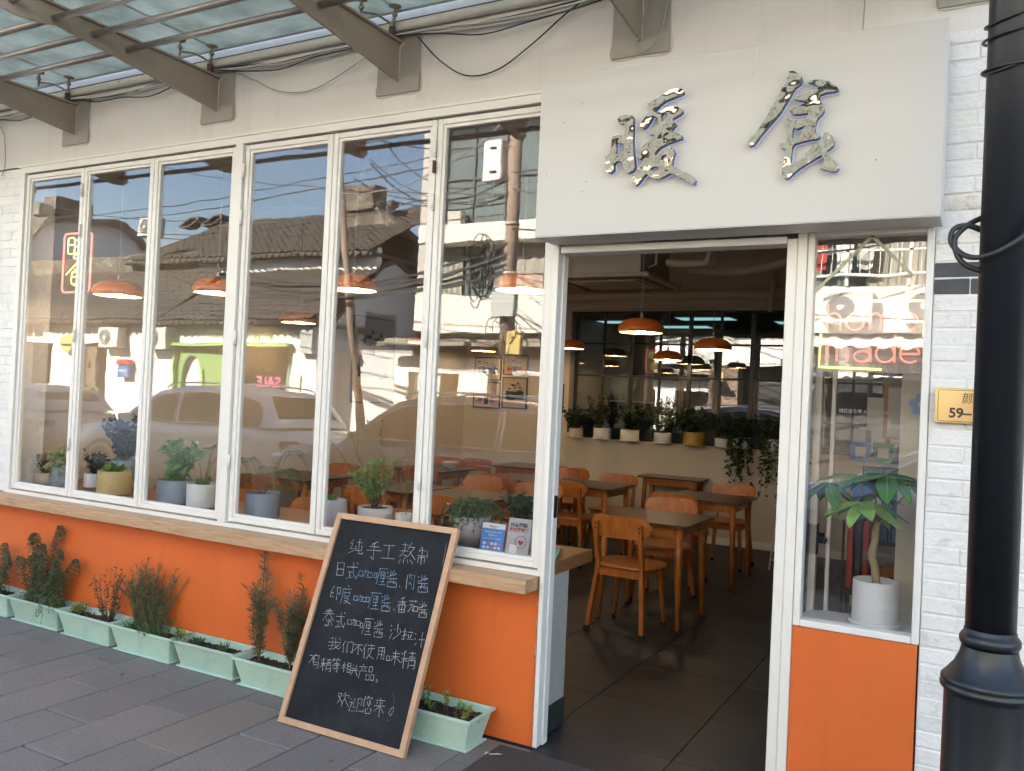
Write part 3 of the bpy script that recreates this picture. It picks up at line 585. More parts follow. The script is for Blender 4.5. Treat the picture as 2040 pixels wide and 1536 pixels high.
# conduit and cables along the wall
b = MB(); b.tube([(-12, -.028, 3.372), (8, -.028, 3.372)], .024, 12, cap=False); o = b.build('conduit', 'pvc'); tag(o, 'fat cream plastic conduit running along the wall under the glass canopy', 'pipe')
b = MB(); b.tube([(-12, -.012, 3.405), (8, -.012, 3.405)], .008, 6, cap=False); o = b.build('cable', 'cable_black'); tag(o, 'straight black cable running just above the cream conduit', 'cable')
random.seed(5)
for k, (m_, sag, r) in enumerate((('cable_black', .03, .005), ('cable_white', .05, .004), ('cable_grey', .04, .0045), ('cable_white', .02, .0045), ('cable_black', .06, .0035))):
    pts = []; x = -5.0
    for i in range(len(BX)-1):
        for q in range(5):
            s_ = q/5; xx = BX[i]+(BX[i+1]-BX[i])*s_; pts.append((xx, -.03-.006*k-(.028 if q == 0 else 0)*0, 3.335-sag*math.sin(math.pi*s_)*U(.5, 1.3)+U(-.006,.006)-.004*k))
    o = MB().tube(smooth_pts(pts, 4), r, 5).build('cable', m_)
    tag(o, ['thin black cable in the bundle hung along the wall', 'white cable sagging most in the wall bundle', 'grey cable in the bundle hung along the wall', 'white cable lying flat in the wall bundle', 'thinnest black cable hanging lowest in the wall bundle'][k], 'cable', 'cables bundled under the canopy')
def cab(pts, r, m_, label, n=6): o = MB().tube(smooth_pts(pts, n), r, 6).build('cable', m_); tag(o, label, 'cable'); return o
cab([(-.80,-.04,3.30),(-.66,-.035,3.16),(-.51,-.03,3.07),(-.34,-.03,3.075),(-.16,-.03,3.17),(.02,-.03,3.29),(.20,-.04,3.36),(.33,-.04,3.40)], .0035, 'cable_black', 'black cable sagging in a deep loop between two canopy brackets')
cab([(-2.06,-.04,3.31),(-1.9,-.03,3.24),(-1.72,-.03,3.155),(-1.52,-.03,3.125),(-1.35,-.03,3.16),(-1.12,-.03,3.25),(-.98,-.04,3.30)], .003, 'cable_grey', 'thin grey cable looping low left of the third bracket')
cab([(-4.40,-.02,3.3),(-4.26,-.02,3.22),(-4.22,-.02,3.1),(-4.21,-.02,2.97),(-4.24,-.02,2.90)], .003, 'cable_grey', 'thin cable dropping down the wall at the far left')
cab([(.47,-.03,3.5),(.43,-.10,3.30),(.36,-.05,3.12),(.34,-.03,3.07),(.38,-.03,3.05),(.45,-.04,3.12),(.50,-.04,3.4)], .004, 'cable_grey', 'grey cord knotted around the bracket left of the sign characters')
cab([(.93,-.25,3.6),(.925,-.25,3.2),(.91,-.25,2.9),(.895,-.25,2.80)], .0018, 'cable_white', 'thin white wire hanging down over the sign to the second character', 4)
cab([(1.24,-.03,3.5),(1.25,-.03,3.1),(1.24,-.02,2.93)], .0025, 'cable_grey', 'thin grey wire running down behind the sign top')

# ------------------------------------------------------------ lamp post
t = thing('lamp_post', 'black painted cast iron lamp post with flared base at the right edge', 'lamp post', (1.735, -.6, 0))
MB().lathe([(.0, .95), (.0665, .95), (.066, 5.6), (.0, 5.6)], 40).build('shaft', 'pole_black', t)
MB().lathe([(.067, .905), (.074, .90), (.080, .912), (.080, .925), (.074, .935), (.069, .938), (.069, .948), (.0665, .951)], 40).build('collar_ring', 'pole_black', t)
MB().lathe([(.0735, .899), (.078, .875), (.092, .845), (.110, .822), (.118, .812), (.124, .806), (.125, .797), (.120, .790), (.127, .785), (.125, .775), (.116, .770), (.115, .76)], 48).build('flared_base', 'pole_black', t)
MB().lathe([(.1145, .76), (.118, .1), (.14, .08), (.15, .0), (.0, .0)], 40).build('pedestal', 'pole_black', t)
def coil(z, r0, tilt, n=26, turns=1, ph=0, dz=0):
    return [(1.735+r0*math.cos(ph+6.283*turns*i/n), -.6+r0*math.sin(ph+6.283*turns*i/n), z+tilt*math.sin(6.283*turns*i/n+ph+.6)+dz*i/n) for i in range(n+1)]
for k, (z, ti, dz, lab) in enumerate(((2.71, .03, .03, 'black cable wound round the top of the lamp post'), (2.665, .02, .02, 'second black cable turn below the top one on the post'), (2.60, .045, 0, 'slack black cable turn slanting around the lamp post'), (2.585, .012, -.01, 'lowest tight black cable turn on the lamp post'))):
    cab(coil(z, .074+.004*(k % 2), ti, turns=1.0, dz=dz), .0045, 'cable_black', lab, 2)
cab([(1.80,-.62,2.16),(1.79,-.67,2.09),(1.73,-.68,2.04),(1.67,-.665,2.02),(1.625,-.64,2.035),(1.595,-.62,2.075),(1.60,-.61,2.115),(1.64,-.60,2.125),(1.70,-.57,2.10)], .0085, 'cable_black', 'thick black cable loop sticking out beside the lamp post', 6)
cab([(1.685,-.56,2.16),(1.64,-.60,2.13),(1.605,-.625,2.085),(1.612,-.63,2.035),(1.64,-.63,2.0),(1.69,-.61,1.985)], .0085, 'cable_black', 'second thick black cable curling below the loop on the post', 6)

# brass number plate
t = thing('house_number_plate', 'engraved brass house number plate on the white brick wall', 'sign', (1.542, -.012, 1.535))
MB().cbox(0, .36, -.012, .006, 0, .125, .002).build('plate', 'brass', t)
b = MB(); pts = []
for (cx, cz, a0) in ((.345, .110, 0), (.018, .110, 1), (.018, .015, 2), (.345, .015, 3)):
    for q in range(5): a = (a0+q/4)*math.pi/2; pts.append((cx+.008*math.cos(a), -.0125, cz+.008*math.sin(a)))
b.tube(pts+[pts[0]], .0011, 4, cap=False); b.build('border', 'brass_ink', t)
text('lettering', '颜家', .042, Matrix.Translation((.085, -.0128, .075)) @ UP, 'brass_ink', t, .0004)
text('lettering', '59–', .047, Matrix.Translation((.045, -.0128, .022)) @ UP, 'brass_ink', t, .0004, .0016)
# ------------------------------------------------------------ chalkboard leaning on the sill
ang = math.atan2(.355, .93)
t = thing('chalkboard', 'wood framed chalkboard with handwritten Chinese menu leaning against the timber sill', 'chalkboard', (-1.12, -.43, .003))
t.rotation_euler = (-ang, 0, 0)
BWd, BH, fr = .712, .998, .028
MB().box(fr-.004, BWd-fr+.004, 0.004, .012, fr-.004, BH-fr+.004).build('slate_panel', 'chalkboard', t)
b = MB(); b.prism([(0,0),(BWd,0),(BWd-fr,fr),(fr,fr)], -.009, .016); b.build('frame_rail', 'frame_wood', t)
b = MB(); b.prism([(0,BH),(fr,BH-fr),(BWd-fr,BH-fr),(BWd,BH)], -.009, .016); b.build('frame_rail', 'frame_wood', t)
b = MB(); b.prism([(0,0.0008),(fr-.0006,fr+.0004),(fr-.0006,BH-fr-.0004),(0,BH-.0008)], -.0092, .0162); b.build('frame_rail', 'frame_wood', t)
b = MB(); b.prism([(BWd,0.0008),(BWd,BH-.0008),(BWd-fr+.0006,BH-fr-.0004),(BWd-fr+.0006,fr+.0004)], -.0092, .0162); b.build('frame_rail', 'frame_wood', t)
CHALK = [[(136,881),(123,857),(141,859),(127,833),(153,836)],[(124,810),(156,828)],[(157,868),(192,869)],[(160,851),(164,829),(199,831),(194,855)],[(172,884),(185,814),(211,816),(208,824)],[(281,886),(249,867)],[(240,857),(295,861)],[(227,838),(315,845)],[(264,877),(279,796),(259,813)],[(320,873),(383,879)],[(352,876),(362,815)],[(322,812),(401,818)],[(423,890),(460,891)],[(439,900),(446,862)],[(419,859),(464,863)],[(446,862),(424,830)],[(441,841),(467,843),(452,823)],[(475,904),(462,872)],[(470,883),(496,884)],[(496,884),(469,834)],[(473,863),(515,828)],[(435,821),(430,801)],[(452,822),(455,804)],[(471,824),(482,806)],[(488,825),(508,808)],[(534,893),(527,866)],[(526,875),(566,877)],[(523,850),(570,852)],[(540,892),(553,810)],[(530,841),(534,816)],[(530,841),(565,845),(569,819)],[(571,878),(577,845)],[(80,756),(92,698)],[(80,756),(119,760),(130,701)],[(86,726),(125,730)],[(91,697),(130,701)],[(142,744),(203,750)],[(153,721),(181,724)],[(166,723),(171,699)],[(151,689),(192,701)],[(172,771),(188,716),(206,702),(214,695),(217,720)],[(193,772),(201,765)],[(218,735),(222,713)],[(219,735),(242,738),(247,714)],[(224,712),(247,714)],[(255,747),(258,730),(247,710)],[(250,737),(273,740),(270,711),(262,711)],[(273,736),(278,712)],[(273,735),(297,737),(300,716)],[(278,712),(299,715)],[(310,737),(314,715)],[(310,738),(324,739),(328,717)],[(315,715),(328,716)],[(328,762),(381,766)],[(336,762),(334,687)],[(346,748),(352,719)],[(345,748),(368,750),(374,721)],[(349,733),(371,735)],[(351,718),(374,720)],[(361,750),(370,698)],[(353,704),(376,705)],[(350,689),(387,692)],[(380,753),(387,746)],[(384,730),(410,740)],[(399,763),(403,732)],[(417,765),(409,741)],[(420,750),(435,751),(415,740)],[(422,741),(428,749)],[(386,723),(445,729)],[(395,708),(399,686)],[(395,708),(446,713),(451,690)],[(398,686),(450,690)],[(412,725),(409,702)],[(425,726),(428,704),(442,705)],[(464,701),(472,694)],[(496,755),(506,690)],[(496,755),(534,758),(546,694),(534,700)],[(514,764),(507,741)],[(516,749),(524,735)],[(520,727),(512,712)],[(521,721),(533,708)],[(556,757),(563,750)],[(560,733),(584,743)],[(574,766),(579,735)],[(594,768),(584,743)],[(596,753),(609,753),(590,744)],[(596,744),(602,752)],[(562,726),(617,731)],[(569,710),(574,687)],[(570,710),(620,716),(624,693)],[(573,687),(623,693)],[(587,728),(583,704)],[(599,729),(602,706),(616,707)],[(100,646),(90,631),(91,592),(111,595)],[(89,612),(107,613)],[(119,641),(132,583)],[(119,641),(139,643),(144,611),(131,616)],[(178,660),(185,652)],[(155,640),(206,644)],[(155,640),(162,606),(161,570)],[(165,623),(203,627)],[(169,633),(174,606)],[(196,635),(200,609)],[(174,607),(201,610)],[(176,598),(202,601),(181,572)],[(178,589),(219,576)],[(228,616),(231,598)],[(229,616),(249,619),(254,599)],[(233,597),(254,600)],[(263,628),(266,612),(254,596)],[(257,620),(279,621),(276,598),(269,597)],[(280,617),(283,599)],[(280,618),(301,620),(303,600)],[(283,599),(304,601)],[(299,621),(303,600)],[(300,622),(317,623),(321,602)],[(304,600),(319,602)],[(320,646),(378,651)],[(329,646),(325,573)],[(340,633),(346,604)],[(340,633),(365,635),(370,607)],[(343,619),(366,622)],[(344,604),(369,607)],[(356,635),(365,584)],[(347,590),(372,593)],[(341,574),(383,579)],[(384,640),(392,634)],[(388,618),(411,628)],[(401,650),(405,620)],[(418,652),(409,628)],[(420,636),(431,638),(416,628)],[(422,630),(426,637)],[(389,610),(441,616)],[(398,597),(402,574)],[(397,597),(444,601),(448,579)],[(403,574),(447,579)],[(414,613),(411,590)],[(425,613),(428,592),(439,593)],[(466,594),(474,586)],[(513,653),(493,644)],[(480,628),(527,634)],[(503,645),(508,618)],[(500,630),(482,608)],[(510,632),(530,614)],[(492,616),(498,582)],[(492,616),(523,620),(529,586)],[(494,596),(527,599)],[(497,583),(528,586)],[(508,618),(513,584)],[(539,641),(585,645)],[(554,647),(556,637)],[(575,649),(576,639)],[(555,631),(559,615),(546,591)],[(546,624),(567,627),(571,599),(565,605)],[(573,621),(576,600)],[(573,621),(594,623),(597,602)],[(576,600),(598,602)],[(598,638),(605,632)],[(601,619),(620,627)],[(613,647),(617,620)],[(626,648),(620,628)],[(629,635),(639,637),(625,628)],[(630,629),(633,636)],[(602,612),(646,617)],[(610,599),(612,580)],[(611,600),(647,604),(650,584)],[(614,579),(651,583)],[(622,614),(620,594)],[(632,615),(635,595),(644,597)],[(90,528),(126,532)],[(83,520),(136,526)],[(78,511),(144,518)],[(109,539),(107,514),(84,479)],[(114,515),(150,487)],[(119,491),(127,459),(112,458)],[(104,490),(115,475)],[(104,457),(117,466)],[(134,493),(124,475)],[(126,492),(148,463)],[(157,509),(207,515)],[(166,488),(190,491)],[(179,489),(183,469)],[(167,460),(199,470)],[(180,533),(195,484),(209,471),(216,465),(217,487)],[(198,535),(205,528)],[(228,505),(233,485)],[(229,505),(251,508),(253,489)],[(233,485),(255,488)],[(264,516),(267,501),(255,484)],[(257,509),(280,510),(276,487),(269,486)],[(280,507),(284,488)],[(280,507),(301,509),(306,490)],[(284,488),(305,490)],[(305,503),(310,481)],[(305,502),(319,504),(324,483)],[(309,482),(324,484)],[(323,525),(372,532)],[(331,526),(328,455)],[(339,514),(344,485)],[(339,514),(360,516),(366,488)],[(343,499),(363,503)],[(344,485),(365,488)],[(353,515),(362,467)],[(347,471),(368,474)],[(342,456),(378,461)],[(381,520),(389,514)],[(385,497),(408,508)],[(398,529),(402,500)],[(415,530),(407,508)],[(416,517),(428,517),(412,509)],[(419,509),(423,517)],[(387,490),(438,496)],[(395,477),(399,455)],[(396,477),(440,482),(444,460)],[(399,455),(444,460)],[(410,494),(409,471)],[(420,495),(424,473),(437,474)],[(459,472),(460,469)],[(476,521),(483,515)],[(479,501),(486,495)],[(485,460),(493,489)],[(512,533),(519,492)],[(504,510),(499,503)],[(528,513),(536,501)],[(537,501),(526,485),(504,462)],[(544,503),(570,506)],[(555,520),(562,469),(548,473)],[(548,483),(570,495)],[(586,523),(586,519)],[(576,506),(601,509)],[(578,497),(586,482)],[(596,499),(592,483)],[(574,476),(611,480)],[(615,508),(620,502)],[(617,488),(624,481)],[(623,454),(632,469)],[(641,484),(672,488)],[(651,519),(661,452)],[(180,415),(159,406)],[(154,389),(223,398)],[(175,409),(184,358),(168,362)],[(158,372),(195,383)],[(189,416),(204,372),(222,368),(233,382)],[(225,392),(192,364)],[(204,418),(222,408)],[(248,411),(239,388)],[(244,394),(252,358)],[(262,408),(271,403)],[(265,397),(273,361)],[(276,410),(296,411),(304,365),(291,369)],[(304,403),(351,409)],[(334,408),(309,375)],[(329,406),(337,363)],[(338,394),(357,381)],[(369,418),(360,390)],[(366,397),(375,353)],[(378,413),(419,418)],[(387,400),(421,405)],[(387,400),(391,381)],[(398,422),(405,383),(388,354)],[(392,374),(430,360)],[(441,415),(448,379),(445,363)],[(441,414),(474,419),(483,368),(477,372)],[(444,400),(477,404)],[(447,384),(479,388)],[(461,417),(469,366)],[(496,387),(499,367)],[(495,387),(511,389),(514,369)],[(499,368),(515,369)],[(524,404),(560,408)],[(519,390),(563,396)],[(536,418),(547,355)],[(540,393),(521,370)],[(540,393),(574,372)],[(569,414),(578,407)],[(592,424),(585,416)],[(573,391),(606,396)],[(584,424),(595,350)],[(589,394),(577,370)],[(589,394),(608,382)],[(610,419),(642,424)],[(613,404),(645,408)],[(625,428),(629,407)],[(605,395),(646,401)],[(614,390),(620,354)],[(615,389),(648,394),(653,358),(645,357)],[(618,368),(650,373)],[(68,312),(87,314),(102,280)],[(95,315),(75,277)],[(106,323),(95,316),(100,285)],[(94,316),(126,320),(123,301)],[(103,305),(104,299)],[(101,287),(131,291),(137,267),(124,265)],[(103,275),(128,279)],[(142,306),(149,302)],[(160,315),(156,309)],[(146,290),(171,293)],[(154,314),(165,259)],[(159,292),(149,273)],[(158,292),(173,282)],[(174,311),(198,314)],[(176,300),(201,303)],[(186,318),(189,301)],[(171,293),(202,298)],[(179,289),(183,261)],[(179,288),(203,292),(210,265),(203,263)],[(181,272),(207,276)],[(215,326),(206,306)],[(209,319),(227,321)],[(209,319),(216,314)],[(235,329),(228,309)],[(236,322),(252,324)],[(241,324),(244,317)],[(219,302),(251,306)],[(234,310),(239,286)],[(209,293),(258,301)],[(218,282),(254,288)],[(241,299),(247,267),(240,273)],[(229,278),(235,278)],[(268,305),(288,308)],[(274,320),(284,276)],[(277,307),(270,288)],[(279,302),(292,295)],[(297,318),(304,278)],[(298,318),(313,321),(320,281)],[(299,305),(316,307)],[(302,291),(318,294)],[(305,279),(320,281)],[(326,316),(331,313)],[(348,319),(345,309)],[(323,301),(354,306)],[(321,291),(360,297)],[(342,304),(325,268)],[(342,300),(364,274)],[(381,330),(385,324)],[(363,315),(407,321)],[(378,310),(384,306)],[(398,314),(395,307)],[(371,298),(409,303)],[(371,298),(374,285),(373,267)],[(418,325),(421,302)],[(418,324),(436,327),(439,305)],[(422,303),(439,305)],[(411,288),(415,266)],[(411,289),(428,291),(432,269)],[(415,266),(432,269)],[(437,293),(441,270)],[(436,293),(453,295),(457,273)],[(440,270),(457,272)],[(474,280),(473,277),(473,269),(476,267),(479,270),(478,274),(473,281)],[(288,183),(309,186),(296,141)],[(289,176),(323,145)],[(328,195),(317,176)],[(324,182),(352,186),(347,174)],[(331,178),(328,164),(320,132)],[(327,170),(361,139)],[(358,176),(366,172)],[(362,159),(376,162),(368,123)],[(367,123),(440,136)],[(388,181),(383,168),(388,139),(400,147)],[(402,184),(410,137)],[(402,183),(423,186),(428,157),(413,166)],[(439,201),(437,178)],[(436,186),(441,157)],[(455,204),(448,187)],[(451,196),(479,200),(474,192)],[(464,190),(468,162),(462,168)],[(454,181),(457,167)],[(470,184),(478,171)],[(444,143),(441,129)],[(454,152),(457,131),(484,135),(482,150)],[(464,154),(466,147)],[(479,157),(487,149)],[(497,195),(546,202)],[(505,188),(511,181)],[(535,194),(531,185)],[(494,171),(550,180)],[(521,207),(533,130)],[(526,176),(499,148)],[(525,176),(554,149)],[(596,187),(586,177),(580,159),(588,148),(592,149),(598,166),(600,179),(595,187)],[(580,129),(582,128)]]
random.seed(21)
lines = {'chalk': MB(), 'chalk_blue': MB()}
for st in CHALK:
    st = [(x/1000, z/1000) for x, z in st]
    x0, z0 = st[0]; blue = (.12 < x0 < .45 and .60 < z0 < .80 and (x0*13+z0*7) % 1 > .35) or (.42 < x0 < .62 and .62 < z0 < .78 and random.random() < .4)
    mb = lines['chalk_blue' if blue else 'chalk']
    q = []
    for i in range(len(st)-1):
        for k in range(3): q.append((st[i][0]+(st[i+1][0]-st[i][0])*k/3, st[i][1]+(st[i+1][1]-st[i][1])*k/3))
    q.append(st[-1]); w = U(.0009, .0015); vs = []; fs = []
    for i, p in enumerate(q):
        a, c = q[max(0, i-1)], q[min(len(q)-1, i+1)]; dx, dz = c[0]-a[0], c[1]-a[1]; L = math.hypot(dx, dz) or 1; ww = w*U(.65, 1.2)
        jx = U(-.0006, .0006); vs += [(p[0]-dz/L*ww+jx, .0032, p[1]+dx/L*ww), (p[0]+dz/L*ww+jx, .0032, p[1]-dx/L*ww)]
        if i: n_ = 2*i; fs.append((n_-2, n_-1, n_+1, n_))
    mb.add(vs, fs)
lines['chalk'].build('chalk_writing', 'chalk', t, kind='stuff'); lines['chalk_blue'].build('chalk_writing', 'chalk_blue', t, kind='stuff', label='bluish chalk writing')
mat('smudge', (.085, .09, .098), .9, var=.3, vs=12)
b = MB(); b.add([(.57,.0035,.245),(.575,.0035,.24),(.60,.0035,.20),(.595,.0035,.205)], [(0,1,2,3)]); b.add([(.66,.0035,.93),(.664,.0035,.93),(.672,.0035,.82),(.667,.0035,.82)], [(0,1,2,3)]); b.build('chalk_smudge', 'smudge', t)

# ------------------------------------------------------------ planters along the wall
def planter(x0, x1, yf, yb, h, label, rz=0):
    w = x1-x0; d = yb-yf
    t = thing('planter', label, 'planter', (x0, yf, .002), rz, 'mint green planters along the orange wall')
    b = MB(); o = .018
    def ring(k, z, y0=0): return [(-k, -k+y0, z), (w+k, -k+y0, z), (w+k, d+k+y0, z), (-k, d+k+y0, z)]
    o = .004
    rs = [ring(-.034, 0), ring(-.030, .016), ring(o-.006, h-.014), ring(o+.006, h-.014), ring(o+.006, h), ring(o-.008, h), ring(o-.012, h-.03), ring(-.025, h*.35)]
    v = [q for r in rs for q in r]; f = [(3,2,1,0)]
    for i in range(len(rs)-1):
        for k in range(4): k2 = (k+1) % 4; f.append((i*4+k, i*4+k2, i*4+4+k2, i*4+4+k))
    i = len(rs)-1; f.append((i*4, i*4+1, i*4+2, i*4+3)); b.add(v, f)
    me = b.mesh('box'); b.fix(me); bm_ = bmesh.new(); bm_.from_mesh(me); bmesh.ops.bevel(bm_, geom=[e for e in bm_.edges if e.calc_length() > .02], offset=.003, segments=2, affect='EDGES', clamp_overlap=True); bm_.to_mesh(me); bm_.free(); me.materials.append(M['mint']); link('box', me, t)
    b = MB(); b.cbox(.015, w-.015, .015, d-.015, -.0015, .006, .002); b.build('saucer', 'mint', t)
    # uneven soil surface
    b = MB(); nx, ny = 22, 9; v = []; f = []
    for j in range(ny+1):
        for i in range(nx+1): v.append((.016+(w-.032)*i/nx, .016+(d-.032)*j/ny, h-.034+U(-.006,.008)))
    for j in range(ny):
        for i in range(nx): q = j*(nx+1)+i; f.append((q, q+1, q+nx+2, q+nx+1))
    b.add(v, f); b.build('soil', 'soil', t)
    b = MB()
    for k in range(60):
        x, y = U(.01, w-.01), U(.01, d-.01); s_ = U(.003, .008); b.box(-s_, s_, -s_*.6, s_*.6, -s_*.4, s_*.4, Matrix.Translation((x, y, h-.029)) @ Euler((U(0,3), U(0,3), U(0,3))).to_matrix().to_4x4())
    b.build('bark_chip', 'chip', t, kind='stuff')
    return t
PH = .145
pl = [(-4.21,-3.70,-.165,.0), (-3.68,-3.185,-.165,-.01), (-3.165,-2.685,-.175,-.02), (-2.665,-2.165,-.185,-.025), (-2.145,-1.69,-.18,-.02), (-1.665,-1.20,-.20,-.03), (-.70,-.205,-.25,-.04)]
labs = ['mint planter cut off by the left edge of the photo', 'mint planter holding the tall drooping shrub, second from the left', 'mint planter with a small yellowish herb and a twiggy plant', 'mint planter holding the dense dark rosemary bush and grassy herb', 'mint planter with only low creeping herbs', 'mint planter with two rosemary columns, half behind the chalkboard', 'mint planter with small mint sprouts right of the chalkboard']
for p, l_ in zip(pl, labs): planter(*p, PH, l_, U(-.012, .012))
random.seed(33)
def plant(name, label, cat='plant', group=None, loc=(0,0,0)): return thing(name, label, cat, loc, 0, group)
def fin(t, fol, leafmat, stm, stemmat='stem'):
    if stm.v: stm.build('stems', stemmat, t, kind='stuff')
    fol.build('foliage', leafmat, t, kind='stuff')
zs = PH-.03
# tall drooping shrub
def droopshrub(x, y, hs, label):
    t = plant('shrub', label, 'shrub'); fol, stm = MB(), MB()
    for (dx, h, lx, ly) in hs:
        q = stem_path((x+dx*.25, y, zs), h, (lx, ly), .10, 8); e = q[-1]; q += [e+Vector((.028*(1 if lx > 0 else -1), -.008, .004)), e+Vector((.055*(1 if lx > 0 else -1), -.018, -.038))]
        stm.tube(q, .003, 4, .001, cap=False)
        for j in range(int(120*h/.35)):
            t_ = U(.08, 1); p, d = along(q, t_); a = U(0, 6.28); L = .052*(1-.72*t_); o = Vector((math.cos(a), math.sin(a), .1)); tip = p+o*L
            for k in range(7):
                pp = p.lerp(tip, (k+1)/7)-Vector((0,0,.0016*k*k)); leaf(fol, pp, Vector((-o.y, o.x, -.2))*(1 if k % 2 else -1)+o*.5, .015, .0075, .3)
    fin(t, fol, 'shrub_leaf', stm)
leafm('shrub_leaf', (.095, .115, .045))
droopshrub(-3.46, -.10, [(-.25,.40,-.20,0),(-.1,.45,-.04,.05),(.1,.50,.16,.05),(.0,.33,-.48,.0),(.3,.38,.42,-.05),(.4,.36,.80,0),(-.3,.30,-.8,-.05),(.1,.40,.04,-.1),(.2,.30,.3,-.15),(-.1,.3,-.3,.05),(.2,.26,.6,.05),(.1,.22,1.1,-.05)], 'tall feathery drooping shrub in the second planter from the left')
droopshrub(-3.92, -.10, [(0,.33,.1,0),(.2,.3,.4,0),(-.2,.28,-.3,0),(.1,.24,.2,.1),(0,.2,.3,-.2)], 'feathery shrub in the leftmost planter, cut by the photo edge')
t = plant('trailing_herb', 'fine green herb spilling over the front of the second planter'); fol, stm = MB(), MB(); bush(fol, stm, (-3.24,-.13,zs), .08, .09, 22, 26, .011, .006, .001, out=1.2); trail(fol, stm, (-3.25,-.16,zs+.03), 16, .07, .13, .010, .006, 22); fin(t, fol, 'leaf_deep', stm, 'stem_green')
t = plant('herb', 'low yellow green herb in the third planter'); fol, stm = MB(), MB(); bush(fol, stm, (-3.07,-.10,zs), .075, .07, 24, 16, .017, .010, .0012); fin(t, fol, 'leaf_yellow', stm, 'stem_green')
t = plant('twiggy_plant', 'sparse twiggy plant with reddish curled leaves in the third planter'); fol, stm = MB(), MB(); bush(fol, stm, (-2.80,-.09,zs), .33, .14, 20, 19, .022, .010, .0018, t0=.3, side=(.05,0)); bush(fol, stm, (-2.80,-.09,zs), .12, .09, 14, 30, .014, .009, .001); fin(t, fol, 'leaf_olive', stm)
t = plant('rosemary', 'dense dark rosemary bush in the fourth planter'); fol, stm = MB(), MB()
for k in range(62): plume(fol, stm, (-2.50+U(-.06,.12),-.08+U(-.03,.03),zs), U(.20,.42), (U(-.38,.55), U(-.25,.12)), 150, .024, .0030, bend=.2)
fin(t, fol, 'rosemary', stm)
t = plant('grassy_herb', 'spiky grassy herb in front of the dark rosemary bush'); fol, stm = MB(), MB()
for k in range(130):
    x, y = -2.40+U(-.17,.12), -.13+U(-.04,.05); d = Vector((U(-.6,.6), U(-.6,.3), 1)).normalized(); leaf(fol, (x, y, zs), d, U(.05,.12), .0035, U(0,.3))
bush(fol, stm, (-2.30,-.10,zs), .15, .10, 16, 16, .010, .006, .001, t0=.4); trail(fol, stm, (-2.36,-.18,zs+.02), 8, .03, .05, .012, .006, 14); fin(t, fol, 'leaf_deep', stm, 'stem_green')
t = plant('creeping_herb', 'low creeping herbs in the fifth planter'); fol, stm = MB(), MB()
bush(fol, stm, (-2.03,-.11,zs), .05, .07, 34, 22, .010, .007, .001); bush(fol, stm, (-1.83,-.11,zs), .06, .07, 34, 26, .008, .004, .001); trail(fol, stm, (-2.12,-.17,zs+.03), 7, .03, .04, .012, .008, 10); fin(t, fol, 'leaf_deep', stm, 'stem_green')
t = plant('lettuce_sprig', 'pale broad leaved sprig at the left end of the fifth planter'); fol, stm = MB(), MB(); bush(fol, stm, (-2.15,-.12,zs), .06, .05, 7, 3, .045, .026, .0015, t0=.6); fin(t, fol, 'leaf_yellow', stm, 'stem_green')
for k, (x, h, lx, lab) in enumerate(((-1.57, .56, -.07, 'tall slim rosemary column nearer the left of the sixth planter'), (-1.36, .47, .06, 'second rosemary column close beside the chalkboard'))):
    t = plant('rosemary', lab); fol, stm = MB(), MB(); base = (x, -.11, zs)
    plume(fol, stm, base, h, (lx, .02), 330, .046, .0048, .005, up=.3, bend=.12); plume(fol, stm, base, h*.86, (lx+.10, .0), 210, .046, .0048, .004, up=.3, bend=.1); plume(fol, stm, base, h*.74, (lx-.13, -.04), 200, .044, .0048, .004, up=.3, bend=.14)
    for j in range(14 if k == 0 else 30): plume(fol, stm, (x+U(-.008,.008), -.11, zs+U(.03,.2)), U(.10,.28), (U(-.30,.30)+(.3 if k and j % 2 == 0 else 0), U(-.25,.25)), 80, .034, .0042, .002, up=.4, bend=.2)
    fin(t, fol, 'rosemary', stm)
for k, x in enumerate((-.52, -.40, -.34, -.29, -.47, -.25)):
    t = plant('mint_sprout', ['light green mint sprout nearest the chalkboard', 'taller mint sprout in the middle of the last planter', 'short mint sprout left of centre in the last planter', 'small yellowing sprout by the front rim of the last planter', 'tiny sprout at the back of the last planter', 'sprout at the right end of the last planter'][k], 'plant', 'mint sprouts in the last planter'); fol, stm = MB(), MB()
    bush(fol, stm, (x, -.15+U(-.05,.05), zs), (.09, .10, .05, .045, .04, .05)[k], .022, 4, 9, .019, .013, .0012, t0=.4); fin(t, fol, 'leaf_yellow' if k % 2 else 'leaf', stm, 'stem_green')

# ------------------------------------------------------------ the room
struct('floor', MB().box(-4.30, 3.3, .0, 9.2, -.16, -.021), 'grout'); fl = bpy.data.objects['floor']; MB().cbox(-.005, 1.5, -.068, -.002, -.03, .002, .003).build('threshold', 'slate', fl)
b = MB(); b.cbox(-.2985, .2985, -.2985, .2985, -.02, 0, .0015); tile_me = b.mesh('floor_tile'); b.fix(tile_me); tile_me.materials.append(M['slate'])
for i in range(-6, 6):
    for j in range(0, 11):
        x, y = .255+.6*i, .15+.6*j-.02
        if x < -4.0 or x > 3.1: continue
        if j == 0: o = link('floor_tile', tile_me, fl, (x, .07, 0)); o.scale = (1, .37*1.0, 1); o.location.y = .11; continue
        link('floor_tile', tile_me, fl, (x, .225+.3+.6*(j-1), U(-.0004, .0004)))
struct('ceiling', MB().box(-4.30, 3.3, .281, 9.2, 3.35, 3.5), 'room_ceiling')
w_ = [('left_wall', MB().box(-4.50, -4.301, .26, 9.2, -.15, 3.5)), ('right_wall', MB().box(3.301, 3.5, .29, 9.2, -.15, 3.5))]
o = w_[0][1].build('side_wall', 'room_wall'); tag(o, 'beige left side wall of the dining room', 'wall')
o = w_[1][1].build('side_wall', 'room_wall'); tag(o, 'beige right side wall of the room behind the counter', 'wall')
